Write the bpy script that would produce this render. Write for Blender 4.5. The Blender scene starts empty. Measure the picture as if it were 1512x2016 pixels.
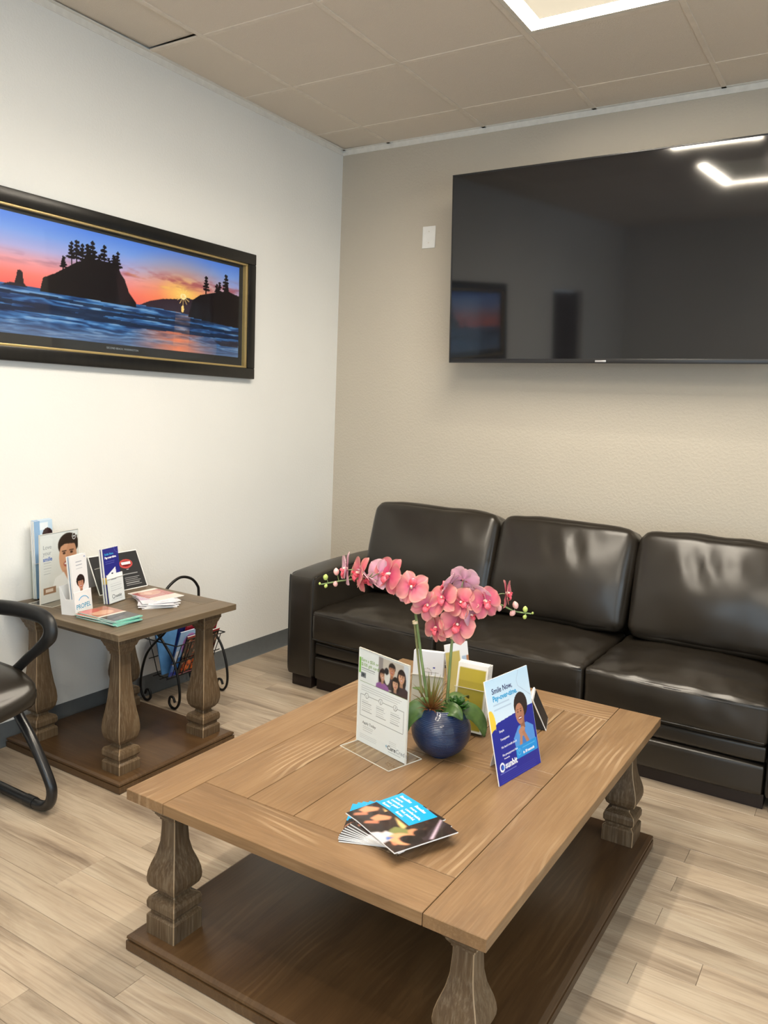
import bpy, bmesh, math, random
import numpy as np
from mathutils import Vector, Matrix, noise as mnoise
random.seed(7); rng = np.random.RandomState(3)
PI = math.pi
scene = bpy.context.scene
COL = scene.collection
# ------------------------------------------------------------------ camera
def make_camera():
    yaw, pitch, roll = math.radians(-31.89), math.radians(7.42), math.radians(2.28)
    f = Vector((math.sin(yaw)*math.cos(pitch), math.cos(yaw)*math.cos(pitch), -math.sin(pitch)))
    r = Vector((math.cos(yaw), -math.sin(yaw), 0)); u = r.cross(f)
    r2 = math.cos(roll)*r + math.sin(roll)*u; u2 = -math.sin(roll)*r + math.cos(roll)*u
    cd = bpy.data.cameras.new('camera'); co = bpy.data.objects.new('camera', cd); COL.objects.link(co)
    m = Matrix((r2, u2, -f)).transposed().to_4x4(); m.translation = Vector((2.965, -4.135, 1.449))
    co.matrix_world = m
    cd.sensor_fit = 'VERTICAL'; cd.sensor_height = 36.0; cd.lens = 36.0*1571.9/2016.0
    cd.clip_start = 0.05
    scene.camera = co
make_camera()
# ------------------------------------------------------------------ daylight and exposure
world = bpy.data.worlds.new('overcast_sky'); scene.world = world; world.use_nodes = True
bg = world.node_tree.nodes['Background']; bg.inputs[0].default_value = (0.68, 0.84, 1.0, 1); bg.inputs[1].default_value = 4.3
LAMP = 140.0                      # strength of the ceiling fittings
LAMP_COL = (1.0, 0.90, 0.75, 1)
def portal(loc, rot, sx, sy):
    ld = bpy.data.lights.new('window_portal', 'AREA'); ld.shape = 'RECTANGLE'; ld.size = sx; ld.size_y = sy
    ld.cycles.is_portal = True
    o = bpy.data.objects.new('window_portal', ld); COL.objects.link(o); o.location = loc; o.rotation_euler = rot
portal((5.36, -4.0, 1.45), (0, PI/2, 0), 1.7, 3.6)
portal((3.3, -6.76, 1.45), (PI/2, 0, 0), 2.6, 1.7)
scene.view_settings.view_transform = 'Standard'; scene.view_settings.look = 'None'
scene.view_settings.exposure = 0.0; scene.view_settings.gamma = 1.0; scene.view_settings.use_curve_mapping = False

# ------------------------------------------------------------------ helpers
def lin(c):
    return tuple(((v/255.0)/12.92 if v/255.0 <= 0.04045 else ((v/255.0+0.055)/1.055)**2.4) for v in c)
def rgba(c): return (*lin(c), 1.0)
class NT:
    def __init__(s, name):
        s.m = bpy.data.materials.new(name); s.m.use_nodes = True; s.t = s.m.node_tree; s.n = s.t.nodes
        s.b = s.n['Principled BSDF']; s.out = s.n['Material Output']
    def new(s, typ, **kw):
        nd = s.n.new(typ)
        for k, v in kw.items(): setattr(nd, k, v)
        return nd
    def link(s, a, b): s.t.links.new(a, b)
    def math(s, op, a, b=None):
        nd = s.new('ShaderNodeMath', operation=op)
        for i, v in enumerate((a, b)):
            if v is None: continue
            if isinstance(v, (int, float)): nd.inputs[i].default_value = v
            else: s.link(v, nd.inputs[i])
        return nd.outputs[0]
    def mix(s, f, a, b, mode='MIX'):
        nd = s.new('ShaderNodeMix', data_type='RGBA', blend_type=mode)
        for sock, v in ((nd.inputs[0], f), (nd.inputs[6], a), (nd.inputs[7], b)):
            if isinstance(v, (int, float)): sock.default_value = v
            elif isinstance(v, tuple): sock.default_value = v
            else: s.link(v, sock)
        return nd.outputs[2]
    def ramp(s, f, stops):
        nd = s.new('ShaderNodeValToRGB'); e = nd.color_ramp.elements
        while len(e) < len(stops): e.new(0.5)
        for el, (p, c) in zip(e, stops): el.position = p; el.color = c
        s.link(f, nd.inputs[0]); return nd.outputs[0]
    def noise(s, vec, scale, detail=3, rough=0.5, dist=0.0):
        nd = s.new('ShaderNodeTexNoise'); nd.inputs['Scale'].default_value = scale; nd.inputs['Detail'].default_value = detail
        nd.inputs['Roughness'].default_value = rough; nd.inputs['Distortion'].default_value = dist
        if vec is not None: s.link(vec, nd.inputs['Vector'])
        return nd.outputs['Fac']
    def objco(s, scale=(1, 1, 1), rand=False):
        tc = s.new('ShaderNodeTexCoord'); v = tc.outputs['Object']
        if rand:
            oi = s.new('ShaderNodeObjectInfo'); mu = s.new('ShaderNodeVectorMath', operation='SCALE'); 
            cx = s.new('ShaderNodeCombineXYZ')
            s.link(oi.outputs['Random'], cx.inputs[0]); s.link(oi.outputs['Random'], cx.inputs[1]); s.link(oi.outputs['Random'], cx.inputs[2])
            s.link(cx.outputs[0], mu.inputs[0]); mu.inputs['Scale'].default_value = 37.0
            ad = s.new('ShaderNodeVectorMath', operation='ADD'); s.link(v, ad.inputs[0]); s.link(mu.outputs[0], ad.inputs[1]); v = ad.outputs[0]
        mp = s.new('ShaderNodeMapping'); mp.inputs['Scale'].default_value = scale; s.link(v, mp.inputs['Vector'])
        return mp.outputs[0]
    def bump(s, h, strength, dist=0.01):
        nd = s.new('ShaderNodeBump'); nd.inputs['Strength'].default_value = strength; nd.inputs['Distance'].default_value = dist
        s.link(h, nd.inputs['Height']); s.link(nd.outputs[0], s.b.inputs['Normal'])
    def base(s, v):
        if isinstance(v, tuple): s.b.inputs['Base Color'].default_value = v
        else: s.link(v, s.b.inputs['Base Color'])
    def rough(s, v):
        if isinstance(v, (int, float)): s.b.inputs['Roughness'].default_value = v
        else: s.link(v, s.b.inputs['Roughness'])

def plain(name, c, rough=0.5, metal=0.0, spec=0.5, vary=0.05, scale=30, coat=0.0):
    t = NT(name); n = t.noise(t.objco(), scale, 2)
    c2 = tuple(min(1, v*(1+vary)) for v in lin(c))+(1,); c1 = tuple(v*(1-vary) for v in lin(c))+(1,)
    t.base(t.ramp(n, [(0.3, c1), (0.7, c2)])); t.rough(rough); t.b.inputs['Metallic'].default_value = metal
    t.b.inputs['Specular IOR Level'].default_value = spec; t.b.inputs['Coat Weight'].default_value = coat
    return t.m
def paint(name, c, bump=0.25, scale=130, dist=0.004, rough=0.7):
    t = NT(name); v = t.objco()
    n = t.noise(v, scale, 3, 0.55); n2 = t.noise(v, 1.3, 2)
    l = lin(c); t.base(t.ramp(n2, [(0.3, tuple(x*0.97 for x in l)+(1,)), (0.7, tuple(min(1, x*1.02) for x in l)+(1,))]))
    t.rough(rough); t.bump(t.ramp(n, [(0.42, (0, 0, 0, 1)), (0.62, (1, 1, 1, 1))]), bump, dist); return t.m
def wood(name, dark, mid, light, cer, rough=0.42, fine=0.5, ringamt=0.55, tint=0.18, bump=0.25, spec=0.4, axis='x'):
    """cerused oak, grain along local X; pale filled pores (cer)"""
    t = NT(name)
    v = t.objco((1.0, 1.0, 1.0), True)
    def mapped(sc):
        if axis == 'z': sc = (sc[1], sc[2], sc[0])
        mp = t.new('ShaderNodeMapping'); mp.inputs['Scale'].default_value = sc; t.link(v, mp.inputs['Vector']); return mp.outputs[0]
    n1 = t.noise(mapped((1.6, 9, 9)), 1.0, 5, 0.6, 0.6)
    base = t.ramp(n1, [(0.25, rgba(dark)), (0.5, rgba(mid)), (0.75, rgba(light))])
    # cathedral rings
    wv = t.new('ShaderNodeTexWave', wave_type='BANDS', bands_direction='Y'); t.link(mapped((3.6, 9, 9)), wv.inputs['Vector'])
    wv.inputs['Scale'].default_value = 1.5; wv.inputs['Distortion'].default_value = 16.0; wv.inputs['Detail'].default_value = 1.5
    wv.inputs['Detail Scale'].default_value = 0.42; wv.inputs['Detail Roughness'].default_value = 0.45
    ring = t.ramp(wv.outputs['Fac'], [(0.0, (0, 0, 0, 1)), (0.62, (0, 0, 0, 1)), (0.92, (1, 1, 1, 1))])
    patch = t.ramp(t.noise(mapped((2.2, 5, 5)), 1.1, 2), [(0.50, (0, 0, 0, 1)), (0.66, (1, 1, 1, 1))])
    fib = t.noise(mapped((7, 170, 170)), 1.0, 3, 0.65)
    fibm = t.ramp(fib, [(0.45, (0, 0, 0, 1)), (0.7, (1, 1, 1, 1))])
    f1 = t.math('MULTIPLY', t.math('MULTIPLY', ring, patch), ringamt)
    c = t.mix(f1, base, rgba(cer))
    c = t.mix(t.math('MULTIPLY', fibm, fine*0.5), c, rgba(cer))
    fd = t.ramp(t.noise(mapped((5, 120, 120)), 1.0, 2), [(0.5, (0, 0, 0, 1)), (0.75, (1, 1, 1, 1))])
    c = t.mix(t.math('MULTIPLY', fd, 0.35), c, rgba(dark))
    oi = t.new('ShaderNodeObjectInfo')
    tn = t.ramp(oi.outputs['Random'], [(0, (1-tint, 1-tint, 1-tint*1.1, 1)), (1, (1+tint, 1+tint*0.95, 1+tint*0.85, 1))])
    c = t.mix(1.0, c, tn, 'MULTIPLY')
    t.base(c); t.rough(rough); t.b.inputs['Specular IOR Level'].default_value = spec
    t.bump(fib, bump, 0.0015)
    return t.m
def glassy(name, tint=(0.97, 0.985, 0.98, 1), gloss=0.9):
    t = NT(name); t.n.remove(t.b)
    tr = t.new('ShaderNodeBsdfTransparent'); tr.inputs[0].default_value = tint
    gl = t.new('ShaderNodeBsdfGlossy'); gl.inputs['Roughness'].default_value = 0.03; gl.inputs[0].default_value = (1, 1, 1, 1)
    fr = t.new('ShaderNodeFresnel'); fr.inputs[0].default_value = 1.45
    geo = t.new('ShaderNodeNewGeometry'); front = t.math('SUBTRACT', 1.0, geo.outputs['Backfacing'])
    mx = t.new('ShaderNodeMixShader'); t.link(t.math('MULTIPLY', t.math('MULTIPLY', fr.outputs[0], front), gloss), mx.inputs[0])
    t.link(tr.outputs[0], mx.inputs[1]); t.link(gl.outputs[0], mx.inputs[2]); t.link(mx.outputs[0], t.out.inputs[0])
    return t.m
def emit(name, col, s):
    t = NT(name); t.base((0.9, 0.9, 0.9, 1)); t.b.inputs['Emission Color'].default_value = col; t.b.inputs['Emission Strength'].default_value = s
    return t.m
def printmat(name, rough=0.35, coat=0.0):
    t = NT(name); a = t.new('ShaderNodeAttribute'); a.attribute_name = 'ink'; t.base(a.outputs['Color']); t.rough(rough)
    t.b.inputs['Coat Weight'].default_value = coat; t.b.inputs['Coat Roughness'].default_value = 0.05
    return t.m

def mesh_from_bm(name, bm, smooth=None):
    me = bpy.data.meshes.new(name); bmesh.ops.recalc_face_normals(bm, faces=bm.faces); bm.to_mesh(me); bm.free()
    if smooth is not None:
        me.shade_smooth(); me.set_sharp_from_angle(angle=math.radians(smooth))
    return me
def obj(name, data, mat=None, parent=None, loc=None, rot=None):
    if isinstance(data, bmesh.types.BMesh): data = mesh_from_bm(name, data, 35)
    o = bpy.data.objects.new(name, data); COL.objects.link(o)
    if mat is not None and data is not None:
        for m in (mat if isinstance(mat, (list, tuple)) else [mat]):
            if len(data.materials) < (len(mat) if isinstance(mat, (list, tuple)) else 1): data.materials.append(m)
    if parent is not None: o.parent = parent
    if loc is not None: o.location = loc
    if rot is not None: o.rotation_euler = rot
    return o
def tag(o, label, cat, group=None):
    o['label'] = label; o['category'] = cat
    if group: o['group'] = group
    return o
def structure(o, label=None):
    o['kind'] = 'structure'
    if label: o['label'] = label
    return o
def thing(name, label, cat, loc=(0, 0, 0), rz=0.0, group=None):
    o = bpy.data.objects.new(name, None); COL.objects.link(o); o.location = loc; o.rotation_euler = (0, 0, rz); o.empty_display_size = 0.05
    return tag(o, label, cat, group)
def axes_m(origin, right, up):
    r = Vector(right).normalized(); u = Vector(up); u = (u - u.dot(r)*r).normalized(); n = r.cross(u)
    m = Matrix((r, u, n)).transposed().to_4x4(); m.translation = Vector(origin); return m
def add_box(bm, lo, hi):
    vs = [bm.verts.new((x, y, z)) for x in (lo[0], hi[0]) for y in (lo[1], hi[1]) for z in (lo[2], hi[2])]
    for f in ((0, 1, 3, 2), (4, 6, 7, 5), (0, 4, 5, 1), (2, 3, 7, 6), (0, 2, 6, 4), (1, 5, 7, 3)): bm.faces.new([vs[i] for i in f])
    return vs
def box_bm(lo, hi, bev=0.0, seg=2):
    bm = bmesh.new(); add_box(bm, lo, hi)
    if bev > 0: bmesh.ops.bevel(bm, geom=bm.edges[:], offset=bev, segments=seg, affect='EDGES', profile=0.5)
    return bm
def box(name, lo, hi, mat, parent=None, bev=0.0, seg=2, loc=None, rot=None):
    return obj(name, box_bm(lo, hi, bev, seg), mat, parent, loc, rot)
def smooth_path(pts, n=8):
    """Catmull-Rom"""
    P = [Vector(p) for p in pts]; out = []
    for i in range(len(P)-1):
        p0 = P[i-1] if i > 0 else 2*P[0]-P[1]; p1 = P[i]; p2 = P[i+1]; p3 = P[i+2] if i+2 < len(P) else 2*P[-1]-P[-2]
        for k in range(n):
            t = k/n
            out.append(0.5*((2*p1) + (-p0+p2)*t + (2*p0-5*p1+4*p2-p3)*t*t + (-p0+3*p1-3*p2+p3)*t**3))
    out.append(P[-1]); return out
def add_tube(bm, pts, r, n=8, sx=1.0, sy=1.0, closed=False):
    P = [Vector(p) for p in pts]; N = len(P); rings = []
    rad = r if callable(r) else (lambda t: r)
    t0 = (P[1]-P[0]).normalized(); up = Vector((0, 0, 1)) if abs(t0.z) < 0.9 else Vector((0, 1, 0))
    a = t0.cross(up).normalized()
    for i in range(N):
        if closed: t = (P[(i+1) % N]-P[i-1])
        else: t = (P[min(i+1, N-1)]-P[max(i-1, 0)])
        t = t.normalized() if t.length > 1e-9 else t0
        a = (a - a.dot(t)*t); a = a.normalized() if a.length > 1e-6 else t.orthogonal().normalized()
        b = t.cross(a); rr = rad(i/(N-1))
        rings.append([bm.verts.new(P[i]+rr*(sx*math.cos(2*PI*k/n)*a+sy*math.sin(2*PI*k/n)*b)) for k in range(n)])
    for i in range(N if closed else N-1):
        A, B = rings[i], rings[(i+1) % N]
        for k in range(n): bm.faces.new((A[k], A[(k+1) % n], B[(k+1) % n], B[k]))
    if not closed:
        bm.faces.new(rings[0][::-1]); bm.faces.new(rings[-1])
def tube(name, pts, r, mat, parent=None, n=8, sx=1.0, sy=1.0, closed=False):
    bm = bmesh.new(); add_tube(bm, pts, r, n, sx, sy, closed); o = obj(name, mesh_from_bm(name, bm, 60), mat, parent); return o
def lathe_bm(profile, n=32, cap=True):
    bm = bmesh.new(); rings = []
    for r, z in profile: rings.append([bm.verts.new((r*math.cos(2*PI*k/n), r*math.sin(2*PI*k/n), z)) for k in range(n)])
    for A, B in zip(rings, rings[1:]):
        for k in range(n): bm.faces.new((A[k], A[(k+1) % n], B[(k+1) % n], B[k]))
    if cap: bm.faces.new(rings[0][::-1]); bm.faces.new(rings[-1])
    return bm
def puffy_bm(size, r, bulge=(0, 0, 0), n=14, wr=0.0, seed=0, wscale=9.0, wdir=(1, 1, 1), warp=None):
    """upholstered block: rounded box with crowned faces; local origin at its centre"""
    bm = bmesh.new(); bmesh.ops.create_cube(bm, size=2.0)
    bmesh.ops.subdivide_edges(bm, edges=bm.edges[:], cuts=n, use_grid_fill=True)
    h = [s/2 for s in size]
    for v in bm.verts:
        q = [v.co.x, v.co.y, v.co.z]
        # push samples toward the rounded edges
        q = [math.copysign(1-(1-abs(c))**1.35, c) for c in q]
        p = Vector([q[i]*h[i] for i in range(3)])
        inner = Vector([max(-(h[i]-r), min(h[i]-r, p[i])) for i in range(3)])
        d = p-inner
        if d.length > 1e-9:
            k = [abs(d[i]) > 1e-9 for i in range(3)]
            p = inner + d.normalized()*r if d.length > 0 else p
        for ax in range(3):
            o = [i for i in range(3) if i != ax]
            w = max(0, 1-abs(q[o[0]])**2.2)*max(0, 1-abs(q[o[1]])**2.2)
            if abs(q[ax]) > 0.55: p[ax] += math.copysign(bulge[ax]*w*((abs(q[ax])-0.55)/0.45), q[ax])
        if wr > 0:
            s = Vector((p.x*wdir[0], p.y*wdir[1], p.z*wdir[2]))*wscale+Vector((seed*7.1, seed*3.3, seed))
            nv = mnoise.noise(s)*wr+mnoise.noise(s*2.3)*wr*0.4
            nd = Vector([q[i]**5 for i in range(3)]); 
            if nd.length > 1e-6: p += nd.normalized()*nv
        if warp: p = Vector(warp(p, q))
        v.co = p
    return bm
# ---- flat print: a fine grid whose ink colours are computed here
class Cv:
    def __init__(s, w, h, cell, bgc):
        s.w, s.h = w, h; s.nx = max(2, int(w/cell)); s.ny = max(2, int(h/cell))
        s.X, s.Y = np.meshgrid(np.linspace(0, w, s.nx+1), np.linspace(0, h, s.ny+1))
        s.C = np.zeros(s.X.shape+(3,)); s.C[:] = np.array(bgc)/255.0
    def put(s, m, c, a=1.0):
        c = np.array(c)/255.0
        if isinstance(a, np.ndarray): s.C[m] = s.C[m]*(1-a[m][:, None])+c*a[m][:, None]
        else: s.C[m] = s.C[m]*(1-a)+c*a
    def rect(s, x0, y0, x1, y1, c, a=1.0): s.put((s.X >= x0) & (s.X <= x1) & (s.Y >= y0) & (s.Y <= y1), c, a)
    def ell(s, cx, cy, rx, ry, c, a=1.0, ang=0.0):
        dx, dy = s.X-cx, s.Y-cy; ca, sa = math.cos(ang), math.sin(ang)
        s.put(((dx*ca+dy*sa)/rx)**2+((-dx*sa+dy*ca)/ry)**2 <= 1, c, a)
    def poly(s, pts, c, a=1.0):
        ins = np.zeros(s.X.shape, bool); n = len(pts)
        for i in range(n):
            x0, y0 = pts[i]; x1, y1 = pts[(i+1) % n]
            if y0 == y1: continue
            cond = ((y0 > s.Y) != (y1 > s.Y)) & (s.X < (x1-x0)*(s.Y-y0)/(y1-y0)+x0); ins ^= cond
        s.put(ins, c, a)
    def grad(s, m, y0, c0, y1, c1):
        t = np.clip((s.Y-y0)/(y1-y0), 0, 1)[..., None]; g = np.array(c0)/255*(1-t)+np.array(c1)/255*t; s.C[m] = g[m]
    def seg(s, x0, y0, x1, y1, wd, c, a=1.0):
        d = math.hypot(x1-x0, y1-y0); tx, ty = (x1-x0)/d, (y1-y0)/d
        u = (s.X-x0)*tx+(s.Y-y0)*ty; v = -(s.X-x0)*ty+(s.Y-y0)*tx
        s.put((u >= 0) & (u <= d) & (abs(v) <= wd/2), c, a)
    def greek(s, x0, y, x1, rows, pitch, c, th=0.0016, a=0.6, rag=0.15):
        for i in range(rows): s.rect(x0, y-i*pitch-th/2, x1-(x1-x0)*rag*rng.rand(), y-i*pitch+th/2, c, a)
    def blur(s, n=1, m=None):
        for _ in range(n):
            p = np.pad(s.C, ((1, 1), (1, 1), (0, 0)), 'edge'); b = (p[:-2, 1:-1]+p[2:, 1:-1]+p[1:-1, :-2]+p[1:-1, 2:]+2*p[1:-1, 1:-1])/6.0
            s.C = b if m is None else np.where(m[..., None], b, s.C)
    def bust(s, cx, cy, k, skin, hair, shirt, style='short', tilt=0.0):
        """a smiling figure, k = face half height"""
        sh = tuple(int(v*0.82) for v in skin)
        if style == 'long': s.ell(cx, cy-0.5*k, 1.05*k, 1.9*k, hair)
        s.poly([(cx-2.1*k, cy-3.6*k), (cx-1.7*k, cy-1.9*k), (cx-0.5*k, cy-1.35*k), (cx+0.5*k, cy-1.35*k), (cx+1.7*k, cy-1.9*k), (cx+2.1*k, cy-3.6*k)], shirt)
        s.rect(cx-0.35*k, cy-1.6*k, cx+0.35*k, cy-0.6*k, sh)
        if style == 'afro': s.ell(cx, cy+0.45*k, 1.15*k, 1.1*k, hair)
        elif style == 'long': s.ell(cx, cy+0.35*k, 0.92*k, 0.95*k, hair)
        else: s.ell(cx, cy+0.42*k, 0.86*k, 0.85*k, hair)
        s.ell(cx, cy, 0.72*k, 0.98*k, skin); s.ell(cx+0.3*k, cy-0.1*k, 0.38*k, 0.8*k, sh, 0.35)
        s.poly([(cx-0.75*k, cy+0.45*k), (cx+0.75*k, cy+0.45*k), (cx+0.55*k, cy+1.05*k), (cx-0.55*k, cy+1.05*k)], hair)
        for d in (-1, 1):
            s.ell(cx+d*0.28*k, cy+0.16*k, 0.11*k, 0.055*k, (40, 28, 24)); s.rect(cx+d*0.28*k-0.16*k, cy+0.3*k, cx+d*0.28*k+0.16*k, cy+0.36*k, hair, 0.8)
        s.ell(cx, cy-0.14*k, 0.1*k, 0.13*k, sh, 0.8)
        s.ell(cx, cy-0.44*k, 0.33*k, 0.15*k, (150, 60, 58)); s.rect(cx-0.25*k, cy-0.47*k, cx+0.25*k, cy-0.38*k, (250, 248, 244))
    def mesh(s, name):
        nx, ny = s.nx, s.ny; me = bpy.data.meshes.new(name)
        co = np.stack([s.X.ravel(), s.Y.ravel(), np.zeros(s.X.size)], 1).astype(np.float32)
        i = np.arange(ny)[:, None]*(nx+1)+np.arange(nx)[None, :]
        q = np.stack([i, i+1, i+nx+2, i+nx+1], -1).reshape(-1, 4).astype(np.int32)
        me.vertices.add(len(co)); me.vertices.foreach_set('co', co.ravel())
        me.loops.add(q.size); me.loops.foreach_set('vertex_index', q.ravel())
        me.polygons.add(len(q)); me.polygons.foreach_set('loop_start', np.arange(0, q.size, 4, dtype=np.int32))
        me.update(calc_edges=True)
        c = np.clip(s.C.reshape(-1, 3), 0, 1); L = np.where(c <= 0.04045, c/12.92, ((c+0.055)/1.055)**2.4)
        at = me.color_attributes.new('ink', 'FLOAT_COLOR', 'POINT')
        at.data.foreach_set('color', np.concatenate([L, np.ones((len(L), 1))], 1).astype(np.float32).ravel())
        return me
def text(body, size, mat, parent, x, y, z=0.0006, align='LEFT', rot=0.0, bold=0.0, shear=0.0, name='lettering'):
    cu = bpy.data.curves.new('lettering', 'FONT'); cu.body = body; cu.size = size; cu.align_x = align; cu.extrude = 0.00012; cu.offset = bold; cu.shear = shear
    cu.resolution_u = 3
    tmp = bpy.data.objects.new('lettering', cu); COL.objects.link(tmp)
    dg = bpy.context.evaluated_depsgraph_get(); me = bpy.data.meshes.new_from_object(tmp.evaluated_get(dg))
    bpy.data.objects.remove(tmp); bpy.data.curves.remove(cu)
    me.materials.clear()
    return obj(name, me, mat, parent, (x, y, z), (0, 0, rot))

# ------------------------------------------------------------------ materials
M = {}
M['wall_white'] = paint('white_wall_paint', (229, 229, 226), 0.14, 90)
M['wall_greige'] = paint('greige_wall_paint', (190, 182, 168), 0.22, 75, 0.004)
M['tile'] = paint('acoustic_tile', (222, 211, 196), 0.35, 320, 0.003, 0.9)
M['tbar'] = plain('grid_metal', (220, 209, 194), 0.6)
M['angle'] = plain('wall_angle_metal', (226, 223, 216), 0.5)
M['cove'] = plain('grey_rubber_base', (92, 96, 98), 0.5)
M['subfloor'] = plain('subfloor', (70, 60, 50), 0.9)
M['plank'] = wood('vinyl_plank', (104, 88, 74), (166, 149, 129), (186, 172, 153), (200, 188, 170), 0.38, 0.35, 0.25, 0.10, 0.10, 0.5)
M['oak'] = wood('cerused_oak_top', (100, 75, 50), (126, 97, 66), (140, 111, 78), (178, 153, 121), 0.40, 0.30, 0.62, 0.07, 0.3, 0.45)
M['oak_leg'] = wood('cerused_oak_leg', (66, 51, 36), (86, 68, 48), (100, 82, 59), (152, 138, 116), 0.5, 0.6, 0.1, 0.04, 0.4, 0.35, 'z')
M['oak_apron'] = wood('cerused_oak_apron', (66, 51, 36), (86, 68, 48), (100, 82, 59), (152, 138, 116), 0.5, 0.6, 0.1, 0.04, 0.4, 0.35)
M['oak_dark'] = wood('cerused_oak_plinth', (60, 42, 26), (78, 56, 34), (92, 68, 43), (114, 90, 62), 0.32, 0.25, 0.25, 0.04, 0.2, 0.5)
M['oak_grey'] = wood('weathered_oak_top', (82, 68, 52), (102, 87, 68), (116, 100, 79), (138, 123, 102), 0.42, 0.4, 0.25, 0.05, 0.25, 0.4)
M['worn'] = plain('worn_edge_wood', (142, 120, 92), 0.6)
M['gap'] = plain('dark_groove', (42, 30, 20), 0.9)
M['black_metal'] = plain('black_powder_coat', (20, 20, 22), 0.28, 0.0, 0.6)
M['iron'] = plain('black_iron', (16, 15, 15), 0.4, 0.2, 0.5)
M['black_plastic'] = plain('black_plastic', (24, 24, 25), 0.42)
M['white'] = plain('white_card', (236, 235, 233), 0.5, vary=0.02)
M['white_plastic'] = plain('white_plastic', (232, 233, 234), 0.3, vary=0.02)
M['acrylic'] = glassy('clear_acrylic')
M['acrylic_edge'] = plain('acrylic_edge_glow', (226, 222, 212), 0.15, vary=0.02)
M['print'] = printmat('printed_ink', 0.3)
M['print_gloss'] = printmat('glossy_printed_ink', 0.25, 0.5)
M['lamp'] = emit('led_strip', LAMP_COL, LAMP)
M['lamp_soft'] = emit('dim_diffuser', (1.0, 0.87, 0.64, 1), 0.72)
M['lamp_soft'].node_tree.nodes['Principled BSDF'].inputs['Base Color'].default_value = (0.30, 0.28, 0.25, 1)
M['lamp_frame'] = plain('fitting_white_metal', (214, 208, 196), 0.4)
INK = {k: plain('ink_'+k, c, 0.5, vary=0.0) for k, c in dict(navy=(24, 30, 92), cyan=(40, 160, 215), white=(245, 245, 250), grey=(150, 155, 165), dgrey=(84, 86, 92), blue=(70, 110, 190), black=(26, 26, 28), green=(120, 160, 60), teal=(40, 150, 190)).items()}

# ------------------------------------------------------------------ room
H = 2.98; XR = 5.2; YF = -6.6
def structure_box(name, lo, hi, mat, bev=0.0): return structure(box(name, lo, hi, mat, None, bev))
structure_box('wall_back', (-0.12, 0, -0.05), (XR+0.12, 0.12, 3.12), M['wall_greige'])
# left wall with its doorway
def walls_with_hole(name, axis, plane, thick, span, zs, holes, mat):
    bm = bmesh.new(); a0, a1 = span; cuts = [a0]
    for h in holes: cuts += [h[0], h[1]]
    cuts.append(a1)
    def bx(p, q, z0, z1):
        if axis == 'x': add_box(bm, (plane, p, z0), (plane+thick, q, z1))
        else: add_box(bm, (p, plane, z0), (q, plane+thick, z1))
    for i in range(0, len(cuts), 2): bx(cuts[i], cuts[i+1], zs[0], zs[1])
    for h in holes:
        if h[2] > zs[0]: bx(h[0], h[1], zs[0], h[2])
        bx(h[0], h[1], h[3], zs[1])
    return structure(obj(name, bm, mat))
walls_with_hole('wall_left', 'x', -0.12, 0.12, (YF-0.12, 0.0), (-0.05, 3.12), [(-5.05, -4.15, -0.05, 2.2)], M['wall_white'])
walls_with_hole('wall_right', 'x', XR, 0.12, (YF-0.12, 0.0), (-0.05, 3.12), [(-5.8, -2.2, 0.6, 2.3)], M['wall_white'])
walls_with_hole('wall_front', 'y', YF-0.12, 0.12, (0.0, XR), (-0.05, 3.12), [(2.0, 4.6, 0.6, 2.3)], M['wall_white'])
# door in the doorway (only seen mirrored in the television)
M['door'] = wood('dark_door', (30, 22, 18), (42, 32, 26), (54, 42, 34), (60, 50, 42), 0.4)
dr = structure(bpy.data.objects.new('door_1', None), 'dark wooden door in the left wall'); COL.objects.link(dr); dr.location = (-0.07, -4.6, 0)
box('door_leaf', (-0.02, -0.44, 0.006), (0.02, 0.44, 2.19), M['door'], dr, 0.002)
tube('door_handle', [(0.02, 0.36, 1.0), (0.06, 0.36, 1.0), (0.06, 0.26, 1.0)], 0.009, M['angle'], dr)
M['glass'] = glassy('window_glass')
def window(name, axis, plane, a0, a1, z0, z1, n):
    w = structure(bpy.data.objects.new(name, None)); COL.objects.link(w)
    fr = bmesh.new()
    def bx(bm, p, q, s, t, d=0.03):
        if axis == 'x': add_box(bm, (plane-d, p, s), (plane+d, q, t))
        else: add_box(bm, (p, plane-d, s), (q, plane+d, t))
    bx(fr, a0, a1, z0, z0+0.05); bx(fr, a0, a1, z1-0.05, z1)
    step = (a1-a0)/n
    for i in range(n+1): bx(fr, max(a0, a0+i*step-0.03), min(a1, a0+i*step+0.03), z0+0.05, z1-0.05)
    obj('window_frame', fr, M['black_metal'], w)
    for i in range(n):
        g = bmesh.new(); bx(g, a0+i*step+0.03, a0+(i+1)*step-0.03, z0+0.05, z1-0.05, 0.003); obj('window_pane', g, M['glass'], w)
window('window_1', 'x', XR+0.06, -5.8, -2.2, 0.6, 2.3, 3)
window('window_2', 'y', YF-0.06, 2.0, 4.6, 0.6, 2.3, 2)

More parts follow.
